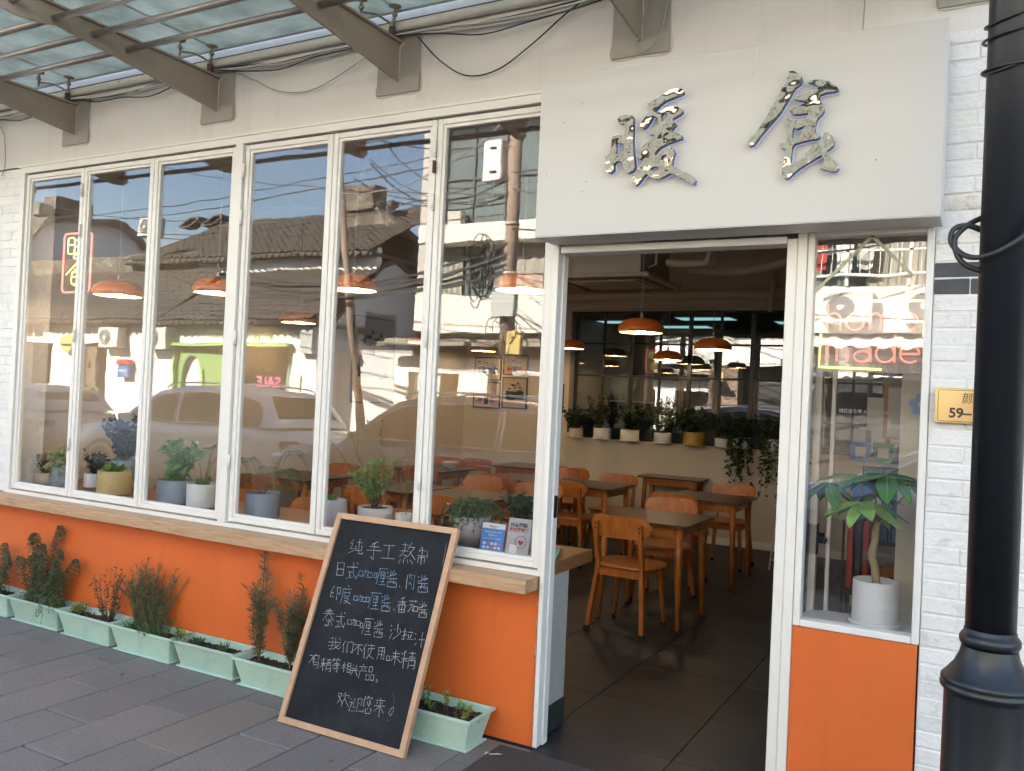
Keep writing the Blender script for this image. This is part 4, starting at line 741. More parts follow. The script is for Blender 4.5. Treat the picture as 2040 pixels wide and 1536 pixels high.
t = thing('back_wall', 'beige back wall with plant ledge and opening below the black kitchen window', 'wall', (0, 6.2, 0))
b = MB(); b.box(-4.30, -2.80, 0, .22, 0, 3.35); b.box(-2.799, 3.3, -.0, .22, 0, 1.095); b.box(-2.799, 3.3, 0, .22, 2.64, 3.35); b.build('wall', 'room_wall', t)
MB().box(-2.72, 3.3, -.06, -.0005, 2.66, 2.84).build('beam', 'room_wall', t)
MB().box(-4.30, 3.3, -.012, -.0005, .0, .08).build('skirting', 'white_paint', t)
# steel framed kitchen window
t = thing('kitchen_window', 'black steel framed interior window to the dark kitchen behind the plants', 'window', (0, 6.26, 1.10))
xs = [-2.74+.358*i for i in range(17)]; zr = [0, .33, .76, 1.15, 1.535]
b = MB()
for i, x in enumerate(xs): w = .022 if i % 2 == 0 else .012; b.box(x-w, x+w, 0, .04, 0, 1.535)
b.build('mullion', 'black_metal', t, kind='stuff'); b = MB()
for z in zr: b.box(xs[0], xs[-1], -.0015, .038, z-.011, z+.011)
b.build('glazing_bar', 'black_metal', t, kind='stuff')
for i in range(len(xs)-1):
    for j in range(4): MB().box(xs[i]+.012, xs[i+1]-.012, .018, .022, zr[j]+.011, zr[j+1]-.011).build('pane', 'kitchen_glass', t).rotation_euler = (0, 0, 0)
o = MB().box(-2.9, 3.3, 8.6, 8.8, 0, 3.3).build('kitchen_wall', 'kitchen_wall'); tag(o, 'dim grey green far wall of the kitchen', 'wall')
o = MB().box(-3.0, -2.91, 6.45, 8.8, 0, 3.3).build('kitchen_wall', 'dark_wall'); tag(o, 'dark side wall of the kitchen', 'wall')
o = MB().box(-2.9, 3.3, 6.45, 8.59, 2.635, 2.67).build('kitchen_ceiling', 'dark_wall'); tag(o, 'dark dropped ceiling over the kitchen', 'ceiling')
for k, (x, y) in enumerate(((-2.6, 7.4), (-1.35, 7.0), (-1.95, 8.1), (-.25, 7.5), (.7, 8.1), (1.4, 6.9), (2.2, 7.8))):
    t = thing('ceiling_light', ['flat cyan white light panel at the left end of the kitchen ceiling', 'long kitchen light panel seen left of the third pendant lamp', 'far kitchen light panel behind the first pendant lamp', 'kitchen light panel above the right hand pendant lamp', 'far kitchen light panel towards the right', 'near kitchen light panel behind the door jamb', 'rightmost kitchen light panel'][k], 'light', (x, y, 2.625), 0, 'kitchen ceiling light panels')
    MB().box(-.34, .34, -.16, .16, -.006, .008).build('diffuser', 'led', t); MB().box(-.35, .35, -.17, .17, -.003, .0095).build('frame', 'ac_white', t)
b = MB(); b.box(-2.6, 1, 7.9, 8.5, 0, .9); o = b.build('kitchen_counter', 'tile_grey'); tag(o, 'steel grey kitchen counter in the dark behind the interior window', 'counter')
t = thing('kitchen_hood', 'rounded grey extractor at the left in the kitchen', 'hood', (-2.5, 7.3, 1.75)); MB().lathe([(.0, -.18), (.14, -.16), (.2, 0), (.19, .12), (.0, .18)], 20).build('shell', 'tile_grey', t); MB().box(-.3, .35, -.2, .2, -.2, -.185).build('shelf', 'pot_grey', t)
# counter inside the window and its pier
t = thing('window_counter', 'deep timber counter inside the windows, its end cut square by the doorway', 'counter', (0, 0, 0))
b = MB(); b.cbox(-4.29, -.022, .075, .60, .738, .800, .003); b.build('top', 'counter_wood', t)
b = MB(); v0 = .012
b.box(-.112, -.028, .101, .335, .002, .7365); b.build('pier', 'white_wall', t); MB().box(-.1125, -.024, .1015, .340, .003, .13).build('skirting', 'dark_wall', t)
MB().box(-4.29, -.113, .12, .30, 0, .7365).build('back_panel', 'white_wall', t)
t = thing('tablet_case', 'mint green folder lying on the timber counter by the doorway', 'folder', (-.13, .25, .803), .32)
MB().cbox(-.06, .06, -.13, .15, 0, .012, .003).build('cover', 'book_mint', t); b = MB(); b.tube([(.062, -.13, .012), (.062, .15, .012)], .013, 10); b.build('spine', 'book_mint', t); MB().box(-.07, -.0, -.12, .1, .013, .016).build('sheet', 'paper', t)
# right window niche
t = thing('inner_sill', 'pale grey sill inside the narrow window, carrying the umbrella plant', 'sill', (0,0,0))
b = MB(); b.prism([(1.08,.062),(1.515,.062),(1.515,.30),(1.16,.30),(1.11,.27),(1.085,.22)], .70, .737, 'z'); b.build('slab', 'pot_white', t); MB().box(1.16, 1.50, .101, .25, 0, .699).build('support', 'white_wall', t)
t = thing('wall_pier', 'smooth white pier behind the narrow window with printed flower emblem', 'wall', (0,0,0)); MB().box(1.397, 1.60, .42, .62, 0, 3.34).build('body', 'room_wall', t)
text('lettering', 'Good Luck', .034, Matrix.Translation((1.50, .4185, 1.50)) @ UP, 'white_print', t, .0005, .0006, mirror=True)
b = MB()
for k in range(5): a = k*1.2566+.4; b.add([(1.47+.028*math.cos(a)+.02*math.cos(q*1.047), .4188, 1.60+.028*math.sin(a)+.02*math.sin(q*1.047)) for q in range(6)], [(0,1,2,3,4,5)])
b.build('flower_print', 'flower_blue', t)
# open glass door leaf behind the narrow window
t = thing('door_leaf', 'white framed glass door standing open inward behind the narrow window', 'door', (1.045, .12, .01), R_(4))
b = MB(); b.cbox(-.02, .02, 0, .045, 0, 2.18, .003); b.cbox(-.02, .02, .80, .87, 0, 2.18, .003); b.build('stile', 'frame_paint', t); b = MB(); b.cbox(-.0195, .0195, .0455, .7995, 0, .09, .003); b.cbox(-.0195, .0195, .0455, .7995, 2.10, 2.18, .003); b.build('rail', 'frame_paint', t)
MB().box(-.003, .003, .044, .801, .088, 2.102).build('pane', 'door_glass', t)
b = MB(); b.tube([(-.055, .83, .93), (.055, .83, .93)], .026, 16); b.tube([(.05, .83, .93), (.06, .83, .93), (.062, .74, .925)], .009, 8); b.tube([(-.05, .83, .93), (-.06, .83, .93), (-.062, .74, .925)], .009, 8); b.cbox(-.026, .026, .80, .86, .85, 1.0, .004); b.build('handle', 'black_metal', t)
t = thing('glass_screen', 'clear glass screen with white mirrored lettering behind the narrow window', 'screen', (1.0, .95, 0)); MB().box(.07, .40, 0, .005, .02, 2.15).build('pane', 'door_glass', t); MB().cbox(.05, .0695, -.01, .015, 0, 2.15, .002).build('stile', 'frame_paint', t)
text('lettering', 'BAOBAO X 暴食在日料', .021, Matrix.Translation((.30, -.001, 1.555)) @ UP, 'card_white', t, .0004, .0004, mirror=True)
text('lettering', 'OPENING    CLOSED', .014, Matrix.Translation((.28, -.001, 1.50)) @ UP, 'card_white', t, .0004, mirror=True)
text('lettering', '11:00AM     9:00PM', .013, Matrix.Translation((.28, -.001, 1.48)) @ UP, 'card_white', t, .0004, mirror=True)

# notice frames, qr stands, shelves and counter at the right
t = thing('cash_counter', 'cream cashier counter with grey tiled upstand beyond the open door', 'counter', (0,0,0))
MB().box(.80, 3.2, 4.0, 4.6, 0, 1.12).build('body', 'room_wall', t); 
b = MB()
tm = MB().cbox(0, .145, 0, .01, 0, .07, .002).mesh('tile'); tm.materials.append(M['tile_grey']); MB().box(.86, 3.2, 3.9905, 3.9995, 0, 1.13).build('backing', 'grout', t)
for j in range(7):
    for i in range(15): link('tile', tm, t, (.87+.15*i-(.075 if j % 2 else 0)*0+(.05 if j % 2 else 0), 3.980, .60+.075*j))
MB().box(.78, 3.2, 3.94, 4.62, 1.131, 1.16).build('top', 'pot_cream', t)
def menu(x, y, z, w, h, col, lab, cat='notice'):
    t = thing('menu_board', lab, cat, (x, y, z)); MB().cbox(-w/2, w/2, 0, .012, 0, h, .002).build('board', col, t); MB().box(-w/2+.03, w/2-.03, -.002, 0, .02, h-.02).build('sheet', 'card_white', t)
menu(1.20, 3.75, 1.36, .36, .42, 'frame_wood', 'white menu sheet on an orange wooden clipboard beyond the narrow window'); menu(.98, 3.86, 1.42, .18, .26, 'card_white', 'small white notice left of the clipboard')
for x, c, lab in ((.66, 'card_blue', 'blue payment code stand on the cashier counter'), (.83, 'green_paper', 'green payment code stand on the cashier counter')):
    t = thing('payment_stand', lab, 'sign', (x+.18, 3.97, 1.162)); MB().cbox(-.075, .075, 0, .01, 0, .16, .002).build('card', c, t); MB().box(-.04, .04, -.0015, 0, .04, .12).build('blank_panel', 'card_white', t)
t = thing('card_terminal', 'small grey card terminal on the cashier counter', 'terminal', (1.20, 3.98, 1.162)); MB().cbox(-.06, .06, 0, .10, 0, .03, .004, Matrix.Rotation(.5, 4, 'X')).build('body', 'pole_black', t); MB().box(-.045, .045, .02, .08, .031, .033, Matrix.Rotation(.5, 4, 'X')).build('screen', 'tile_grey', t)
t = thing('cooker_shelf', 'wall shelf with kitchen appliances beyond the counter', 'shelf', (1.6, 6.1, 1.5)); MB().box(-.9, .9, -.25, .05, 0, .03).build('board', 'ac_white', t); MB().box(-.9, .9, -.25, .05, .5, .53).build('board', 'ac_white', t)
b = MB(); [b.tube([(-.6+.25*k, -.2, .31), (-.6+.25*k, -.23, .31)], .03, 12) for k in range(6)]; b.build('knob', 'black_metal', t, kind='stuff'); MB().box(-.8, .8, -.2, .0, .2, .42).build('cooker', 'tile_grey', t)
t = thing('drinks_fridge', 'black fronted fridge under the cashier counter', 'fridge', (1.9, 3.55, 0)); MB().cbox(-.55, .5, 0, .4, .02, 1.0, .01).build('cabinet', 'black_metal', t); MB().box(-.5, -.02, -.008, 0, .1, .92).build('door', 'tile_grey', t); MB().box(.02, .48, -.008, 0, .1, .92).build('door', 'tile_grey', t)
t = thing('poster', 'blue poster stuck low on the counter behind the umbrella plant', 'poster', (.98, 3.93, .55)); MB().box(-.18, .18, 0, .004, 0, .42).build('sheet', 'card_blue', t); MB().add([(-.05,-.001,.28),(.05,-.001,.28),(0,-.001,.37)], [(0,1,2)]).build('triangle_print', 'card_white', t)
t = thing('book_rack', 'red and black folders standing in a low rack by the counter', 'rack', (.92, 3.4, 0))
for k in range(4): MB().cbox(-.08+.055*k, -.04+.055*k, 0, .3, .25, .75, .004).build('folder', 'red_ink' if k % 2 == 0 else 'black_metal', t)
MB().box(-.12, .2, 0, .32, .2, .24).build('shelf', 'black_metal', t)
for x in (-.11, .19):
    for y in (.01, .31): MB().tube([(x, y, 0), (x, y, .75)], .01, 6).build('leg', 'black_metal', t)

# ceiling services
t = thing('air_conditioner', 'ceiling cassette air conditioner with boxed duct above the tables', 'air conditioner', (-1.18, 3.55, 2.58))
b = MB(); b.cbox(-.475, .475, -.43, .43, 0, .035, .01); b.build('panel', 'room_ceiling', t); b = MB(); b.cbox(-.30, .30, -.27, .27, -.014, -.001, .006); b.build('grille', 'room_wall', t)
b = MB(); b.box(-.42, .42, -.395, -.345, -.003, -.0005); b.box(-.42, .42, .345, .395, -.003, -.0005); b.box(.35, .41, -.33, .33, -.0035, -.0008); b.box(-.41, -.35, -.33, .33, -.0035, -.0008); b.build('air_slot', 'black_metal', t)
MB().box(-.40, .38, -.37, .36, .04, .77).build('housing', 'room_wall', t); MB().tube([(.40, -.25, .1), (.47, -.25, .12), (.47, -.25, .5)], .012, 6).build('drain_pipe', 'pvc', t)
def pipe(pts, r, lab, m_='room_ceiling', n=10): o = MB().tube(smooth_pts(pts, 5) if len(pts) > 2 else pts, r, n).build('pipe', m_); tag(o, lab, 'pipe'); return o
pipe([(-4.28,6.05,2.80),(3.2,6.05,2.80)], .055, 'fat horizontal pipe along the top of the back wall')
pipe([(-.60,3.25,2.70),(-.30,3.22,2.68),(-.24,3.2,2.74),(-.22,3.2,2.95),(-.22,3.2,3.34)], .026, 'white drain pipe bending up from the air conditioner')
pipe([(-.55,3.6,3.0),(.2,3.7,3.03),(1.2,3.8,3.08),(3.2,3.9,3.12)], .024, 'thin straight pipe under the ceiling above the doorway')
pipe([(-.62,3.9,2.74),(-.2,3.95,2.72),(.2,4.0,2.80),(.6,4.0,2.93),(1.6,4.1,3.0),(3.2,4.2,3.02)], .035, 'wrapped refrigerant pipe rising to the right')
pipe([(-.85,5.7,3.22),(-.4,4.4,3.1)], .02, 'slanting brace behind the wrapped pipe')
pipe([(-.32,6.0,3.0),(-.36,6.0,2.6)], .028, 'vertical pipe stub at the right of the back wall')
pipe([(-2.05,1.45,3.34),(-2.05,1.45,2.72)], .03, 'white vertical pipe dropping from the ceiling behind the fourth pane', 'pvc')
pipe([(-2.35,1.55,2.95),(-2.35,1.5,3.15),(-2.2,1.5,3.25),(-2.0,1.5,3.28)], .028, 'curved white elbow pipe beside the vertical drop', 'pvc')
pipe([(-1.5,1.9,3.34),(-1.5,1.9,2.85)], .03, 'second vertical ceiling pipe left of the fifth pane', 'pvc')
pipe([(-4.28,2.2,3.12),(.9,2.2,3.12)], .03, 'long pipe under the ceiling parallel to the windows')
t = thing('sprinkler', 'white sprinkler head hanging from the ceiling pipe above the doorway', 'sprinkler', (.10, 3.68, 2.93)); MB().tube([(0,0,0), (0,0,.09)], .014, 8).build('body', 'pvc', t); MB().tube([(0,0,-.02),(0,0,0)], .02, 8).build('deflector', 'old_brass', t)

# ------------------------------------------------------------ pendant lamps
def pendant():
    t = thing('pendant_lamp', 'x', 'pendant lamp', (0,0,0), 0, 'orange pendant lamps over the tables')
    MB().lathe([(.0, .106), (.03, .106), (.075, .100), (.120, .086), (.150, .062), (.166, .036), (.168, .018), (.163, .004), (.154, -.002)], 40).build('shade', 'lamp_orange', t)
    MB().lathe([(.1535, -.0015), (.160, .010), (.155, .034), (.13, .062), (.08, .080), (.0, .088)], 40).build('lining', 'lamp_inside', t)
    b = MB().lathe([(.0, -.0), (.03, .004), (.034, .02), (.02, .045), (.012, .06)], 16); b.build('bulb', 'bulb', t)
    MB().lathe([(.004, .145), (.009, .14), (.011, .108), (.0, .105)], 12).build('cord_grip', 'pvc', t)
    MB().tube([(0,0,.135), (0,0,1.28)], .0028, 5).build('cord', 'pvc', t)
    return t
lamps = [(-3.56,.42,'pendant lamp in the second pane from the left, under the red neon frame'), (-2.93,.72,'pendant lamp half hidden by the wide mullion'), (-2.06,1.10,'pendant lamp at the left of the fifth pane'), (-.66,.90,'large pendant lamp in the last pane beside the sign'), (-3.83,2.5,'small dark pendant lamp seen in the fourth pane'), (-3.70,4.3,'pendant lamp half behind the sash between panes five and six'), (-2.21,2.75,'pendant lamp low in the last pane, left of the grey box reflection'), (-3.75,5.7,'smallest pendant lamp at the bottom right of the last pane'), (-.49,2.42,'large pendant lamp nearest in the open doorway'), (-2.52,5.6,'pendant lamp cut off by the left jamb of the doorway'), (-1.43,5.85,'smallest pendant lamp in the middle of the doorway'), (-.46,4.2,'pendant lamp at the right of the doorway')]
P0 = pendant()
for k, (x, y, lab) in enumerate(lamps):
    z = (2.125, 2.17, 2.225, 2.17, 2.14, 2.095, 2.11, 2.10, 2.06, 2.14, 2.045, 2.06)[k]
    o = P0 if k == 0 else clone(P0, (x, y, z), U(0, 6), lab)
    if k == 0: o.location = (x, y, z); o['label'] = lab

# ------------------------------------------------------------ tables and chairs
def table(w=.70, d=.70):
    t = thing('dining_table', 'x', 'table', (0,0,0), 0, 'dark topped dining tables')
    c = .04; b = MB(); pts = []
    for (cx, cy, a0) in ((w/2-c, d/2-c, 0), (-w/2+c, d/2-c, 1), (-w/2+c, -d/2+c, 2), (w/2-c, -d/2+c, 3)):
        for q in range(5): a = (a0+q/4)*math.pi/2; pts.append((cx+c*math.cos(a), cy+c*math.sin(a)))
    b.prism(pts, .712, .730, 'z'); b.build('tabletop', 'table_wood', t)
    b = MB(); i = .08
    for (x0, x1, y0, y1) in ((-w/2+i, w/2-i, -d/2+i-.01, -d/2+i+.01), (-w/2+i, w/2-i, d/2-i-.01, d/2-i+.01), (-w/2+i-.01, -w/2+i+.01, -d/2+i+.011, d/2-i-.011), (w/2-i-.01, w/2-i+.01, -d/2+i+.011, d/2-i-.011)): b.box(x0, x1, y0, y1, .635, .7115)
    b.build('apron', 'chair_wood', t)
    for sx in (-1, 1):
        for sy in (-1, 1):
            b = MB(); x, y = sx*(w/2-i), sy*(d/2-i); b.tube([(x+sx*.025, y+sy*.025, .0), (x+sx*.008, y+sy*.008, .45), (x, y, .711)], .019, 8, .031); b.build('leg', 'chair_wood', t)
    return t
def chair():
    t = thing('dining_chair', 'x', 'chair', (0,0,0), 0, 'orange brown wooden dining chairs')
    b = MB(); pts = []
    for k in range(32):
        a = 2*math.pi*k/32; ca, sa = math.cos(a), math.sin(a); e = .62
        x = .222*math.copysign(abs(ca)**e, ca); y = .210*math.copysign(abs(sa)**e, sa)+.0; x *= 1+.08*(y/.2); pts.append((x, y))
    n = len(pts); rings = [[(x*.96, y*.96, .428) for x, y in pts], [(x, y, .436) for x, y in pts], [(x, y, .446) for x, y in pts], [(x*.97, y*.97, .452) for x, y in pts], [(x*.75, y*.75, .447) for x, y in pts], [(x*.3, y*.3, .444) for x, y in pts]]
    v = [q for r in rings for q in r]; f = []
    for i in range(len(rings)-1):
        for k in range(n): k2 = (k+1) % n; f.append((i*n+k, i*n+k2, i*n+n+k2, i*n+n+k))
    f.append(tuple(range(n-1, -1, -1))); f.append(tuple(range(5*n, 6*n))); b.add(v, f, True); b.build('seat', 'chair_wood', t)
    # curved back board with rounded ends
    b = MB(); nu, v, f = 18, [], []
    for i in range(nu+1):
        u = -1+2*i/nu; x = .222*u; hh = .072*(1-abs(u)**5)**.5+.004; yc = -.232+.045*u*u; zc = .715+.006*u*u
        for (dy, dz) in ((-.009, -hh), (-.009, hh*.98), (-.004, hh), (.005, hh), (.010, hh*.97), (.010, -hh), (.004, -hh*1.01)): v.append((x, yc+dy+(dz*-.10), zc+dz))
    m_ = 7
    for i in range(nu):
        for k in range(m_): k2 = (k+1) % m_; f.append((i*m_+k, i*m_+m_+k, i*m_+m_+k2, i*m_+k2))
    f.append(tuple(range(m_))); f.append(tuple(range(nu*m_+m_-1, nu*m_-1, -1))); b.add(v, f); b.build('backrest', 'chair_wood', t)
    for sx in (-1, 1):
        b = MB(); P = [(sx*.198, -.235, .03), (sx*.178, -.20, .25), (sx*.160, -.178, .41), (sx*.158, -.182, .47), (sx*.160, -.225, .62), (sx*.160, -.247, .745)]
        W2 = [.017, .021, .026, .025, .019, .015]; v = []; f = []
        for p, w in zip(P, W2): v += [(p[0]-.014, p[1]-w, p[2]), (p[0]+.014, p[1]-w, p[2]), (p[0]+.014, p[1]+w, p[2]), (p[0]-.014, p[1]+w, p[2])]
        for i in range(5):
            for k in range(4): k2 = (k+1) % 4; f.append((i*4+k, i*4+k2, i*4+4+k2, i*4+4+k))
        f += [(3,2,1,0), (20,21,22,23)]; b.add(v, f); g = b.build('leg', 'chair_wood', t)
        s_ = MB(); s_.tube([(sx*.160, -.262, .70), (sx*.160, -.2595, .70)], .006, 8); s_.tube([(sx*.160, -.265, .728), (sx*.160, -.262, .728)], .006, 8); s_.build('screw', 'black_metal', g)
        MB().cbox(sx*.201-.016, sx*.201+.016, -.256, -.222, .001, .03, .003).build('rubber_foot', 'tyre', g)
        b = MB(); b.tube([(sx*.185, .185, .03), (sx*.155, .150, .395), (sx*.15, .145, .425)], .015, 8, .026); g = b.build('leg', 'chair_wood', t); MB().tube([(sx*.1875, .188, .001), (sx*.185, .185, .031)], .0165, 8).build('rubber_foot', 'tyre', g)
    b = MB(); b.box(-.146, .146, -.192, -.172, .375, .425); b.box(-.138, .138, .138, .158, .375, .425); b.box(-.163, -.143, -.165, .135, .377, .424); b.box(.143, .163, -.165, .135, .377, .424); b.build('seat_frame', 'chair_wood', t)
    return t
T0 = table(); first = True
tabs = [(-.385,2.60,0,'dining table nearest the doorway, with the lone chair in front'), (-.445,4.29,0,'dining table behind the front one, towards the trailing plants'), (-1.69,4.42,0,'right table of the middle pair seen left in the doorway'), (-2.42,4.42,0,'left table of the middle pair'), (-2.0,2.66,0,'near table behind the last window pane'), (-2.74,2.66,0,'near table left of the one behind the last pane'), (-3.60,4.47,0,'table with the white bowl and cup'), (-3.10,5.80,0,'table against the back wall under the framed prints'), (-3.85,2.68,0,'table by the left side wall behind the fourth pane')]
for x, y, a, lab in tabs:
    if first: T0.location = (x, y, 0); T0['label'] = lab; first = False
    else: clone(T0, (x, y, 0), a, lab)
TN = table(.72, .42); TN.location = (-1.35, 5.97, 0); TN['label'] = 'narrow empty table against the back wall below the plant ledge'
TR = table(.60, .62); TR.location = (1.42, 2.1, 0); TR['label'] = 'light wooden table beyond the narrow window, behind the umbrella plant'
Ch = chair()
chs = [(-.41,2.20,-.04,'wooden chair nearest the doorway with its back to the street'), (-.49,3.12,math.pi+.03,'chair on the far side of the nearest table'), (-.60,3.92,-.06,'chair in front of the second table, seen from behind'), (-.45,4.93,math.pi,'far chair of the second table near the trailing plants'), (-1.64,4.88,math.pi+.05,'far chair right of the middle pair of tables'), (-2.3,5.10,math.pi,'far chair left of the middle pair of tables'), (-1.72,4.08,.03,'near chair of the right middle table'), (-2.45,4.10,-.04,'near chair of the left middle table'), (-1.72,3.30,math.pi+.35,'chair turned slightly beside the doorway jamb'), (-2.42,3.38,math.pi,'chair behind the table seen through the last pane'), (-1.93,2.22,.04,'near chair at the table behind the last pane'), (-2.55,2.18,-.05,'near chair left of the trailing pot plant'), (-3.62,5.25,math.pi,'chair with its back to the framed prints'), (-3.95,5.12,math.pi+.1,'far chair left of the bowl table'), (-3.38,4.08,.05,'near chair of the table with the bowl'), (-4.02,3.28,math.pi,'far chair of the table by the side wall'), (-3.72,3.45,math.pi-.2,'chair between the side wall table and the bowl table'), (-3.75,2.2,0.06,'near chair of the table by the side wall')]
for k, (x, y, a, lab) in enumerate(chs):
    if k == 0: Ch.location = (x, y, 0); Ch.rotation_euler = (0,0,a); Ch['label'] = lab
    else: clone(Ch, (x, y, 0), a, lab)
for k, x in enumerate((-.95,-1.55,-2.3,-2.95,-3.7)): clone(Ch, (x, .92, 0), math.pi+U(-.08,.08), ['counter chair behind the trailing pot plant','counter chair behind the wispy plant in the white pot','counter chair behind the fern','counter chair behind the heart leaved plant','leftmost counter chair behind the yellow pot'][k], 'chairs at the window counter')
t = thing('bowl', 'white bowl with thin dark rim on the table by the side wall', 'bowl', (-3.42, 4.55, .731)); MB().lathe([(.0,.004),(.035,0),(.04,.012),(.07,.03),(.105,.048),(.104,.050),(.066,.036),(.0,.016)], 24).build('body', 'pot_white', t); MB().lathe([(.1035,.0485),(.1055,.0495),(.1035,.0507)], 24).build('rim_line', 'ink', t)
t = thing('bowl', 'second white bowl stacked inside the first on the table', 'bowl', (-3.42, 4.55, .760)); MB().lathe([(.0,.004),(.035,0),(.04,.012),(.07,.03),(.098,.046),(.096,.048),(.066,.034),(.0,.014)], 24).build('body', 'pot_white', t)
t = thing('paper_cup', 'blue and white paper cup beside the bowl', 'cup', (-3.62, 4.42, .731)); MB().lathe([(.0,.0),(.027,0),(.038,.10),(.036,.102),(.026,.006),(.0,.006)], 20).build('cup', 'card_white', t); MB().lathe([(.0305,.03),(.0355,.075)], 20).build('band', 'card_blue', t)
# white folding stool with a bottle at the right
t = thing('folding_stool', 'white folding stool standing by the trailing plants', 'stool', (.08, 5.2, 0))
for sx in (-1, 1): b = MB(); b.tube([(sx*.14, -.16, 0), (sx*.12, .10, .60)], .010, 8); b.tube([(sx*.12, .16, 0), (sx*.10, -.10, .60)], .010, 8); b.build('leg', 'pot_white', t)
b = MB(); b.tube([(-.12, -.02, .3), (.12, -.02, .3)], .008, 8); b.tube([(-.13, -.13, .1), (.13, -.13, .1)], .008, 8); b.build('stretcher', 'pot_white', t); MB().cbox(-.14, .14, -.12, .12, .60, .62, .004).build('seat', 'pot_white', t)
mat('bottle_blue', (.03, .22, .35), .2); mat('bottle_green', (.02, .30, .10), .2)
t = thing('detergent_bottle', 'blue and green plastic bottle on the white stool', 'bottle', (.10, 5.2, .622)); MB().lathe([(.0,0),(.06,0),(.065,.02),(.065,.12)], 20).build('body', 'bottle_green', t); MB().lathe([(.065,.121),(.06,.2),(.035,.26),(.02,.28),(.02,.31),(.0,.31)], 20).build('shoulder', 'bottle_blue', t)

# framed prints
def picture(loc, rz, w, h, lab, kind):
    t = thing('framed_print', lab, 'picture', loc, rz); f = .012
    b = MB(); b.box(0, w, -.02, 0, 0, f); b.box(0, w, -.02, 0, h-f, h); b.box(0, f, -.02, 0, f+.0001, h-f-.0001); b.box(w-f, w, -.02, 0, f+.0001, h-f-.0001); b.build('frame', 'picture_frame', t)
    MB().box(f, w-f, -.008, -.002, f, h-f).build('sheet', 'kraft', t); b = MB(); r_ = MB(); random.seed(int(w*1000+h*777))
    if kind == 0:
        for k in range(26): x = U(.1, .75)*w; z = U(.25,.8)*h; b.box(x, x+U(.03,.18)*w, -.0095, -.0085, z, z+U(.01,.06)*h)
        b.box(.14*w, .86*w, -.0096, -.0086, .3*h, .55*h)
    else:
        for k in range(10):
            x, z = U(.15,.8)*w, U(.15,.8)*h; (b if k % 3 else r_).tube([(x, -.009, z), (x+U(-.1,.12)*w, -.009, z+U(-.1,.12)*h), (x+U(-.1,.12)*w, -.009, z+U(-.15,.15)*h)], .004, 4)
        r_.box(.18*w, .34*w, -.0095, -.0085, .2*h, .36*h); r_.box(.6*w, .76*w, -.0095, -.0085, .22*h, .4*h); b.box(.4*w, .56*w, -.0095, -.0085, .16*h, .42*h)
    b.build('ink_drawing', 'ink', t); 
    if r_.v: r_.build('red_stamp', 'red_ink', t)
picture((-4.299, 3.85, 1.41), math.pi/2, .75, .95, 'large framed ink landscape on the left side wall', 0)
for (x0, z0, w, h, lab, kd) in ((-4.16, 1.39, .40, .34, 'framed print with black figures and red stamps on the back wall', 1), (-4.16, 1.75, .40, .30, 'framed print hung above the red stamped one', 0), (-3.73, 1.40, .36, .40, 'framed print with a dark landscape strip right of the red stamped one', 0), (-3.73, 1.83, .36, .26, 'upper framed print of the second column', 1), (-3.05, 1.38, .19, .36, 'narrow framed print just inside the doorway jamb', 1)): picture((x0, 6.199, z0), 0, w, h, lab, kd)

# plants on the inner counter
random.seed(77)
def potplant(x, y, z, r, h, pm, label, saucer=False, prof=None):
    t = thing('potted_plant', label, 'potted plant', (x, y, z)); pot_on(t, prof or straight(r, h), pm, r*.93, h*.86)
    if saucer: MB().lathe([(.0,-.001),(r*1.1,-.001),(r*1.16,.012),(r*1.13,.013),(r*1.08,.004),(.0,.003)], 28).build('saucer', pm, t)
    return t, MB(), MB()
Z = .802
t, f_, s_ = potplant(-4.02, .27, Z, .085, .078, 'pot_cream', 'cream bowl pot with a dried red brown plant at the left end of the counter'); bush(f_, s_, (0,0,.06), .15, .10, 60, 26, .012, .007, .001, t0=.3); fin(t, f_, 'leaf_red', s_)
t, f_, s_ = potplant(-3.80, .25, Z, .075, .137, 'pot_grey', 'grey pot with a variegated plant behind the first sash'); bush(f_, s_, (0,0,.11), .16, .13, 26, 16, .045, .022, .0018, t0=.2); trail(f_, s_, (0,0,.13), 10, .12, .12, .035, .02, 12); fin(t, f_, 'leaf_pale', s_, 'stem_green')
t, f_, s_ = potplant(-3.62, .36, Z, .07, .10, 'pot_white', 'dark leaved plant spreading right of the variegated plant'); bush(f_, s_, (0,0,.08), .17, .12, 20, 18, .038, .02, .0018); fin(t, f_, 'leaf_dark', s_, 'stem_green')
t, f_, s_ = potplant(-3.25, .235, Z, .105, .155, 'pot_yellow', 'large mustard yellow pot with a low green herb'); bush(f_, s_, (0,0,.13), .07, .11, 34, 16, .026, .018, .0014); trail(f_, s_, (-.08,0,.13), 5, .06, .03, .026, .018, 10); fin(t, f_, 'leaf', s_, 'stem_green')
t, f_, s_ = potplant(-3.46, .46, Z+.06, .085, .14, 'pot_teal', 'teal pot with a bushy dark plant standing behind the yellow pot'); MB().lathe([(.0,-.058),(.06,-.058),(.05,-.002),(.0,-.002)], 16).build('stand', 'black_metal', t); bush(f_, s_, (0,0,.12), .33, .16, 30, 26, .045, .038, .002, t0=.12); fin(t, f_, 'leaf_dark', s_)
t, f_, s_ = potplant(-2.67, .23, Z, .108, .148, 'pot_grey', 'blue grey pot with a heart leaved plant in the third pane'); bush(f_, s_, (0,0,.12), .27, .17, 14, 13, .075, .070, .003, t0=.3, droop=.5); bush(f_, s_, (0,0,.12), .12, .10, 14, 10, .045, .042, .002, droop=.4); fin(t, f_, 'leaf', s_, 'stem_green')
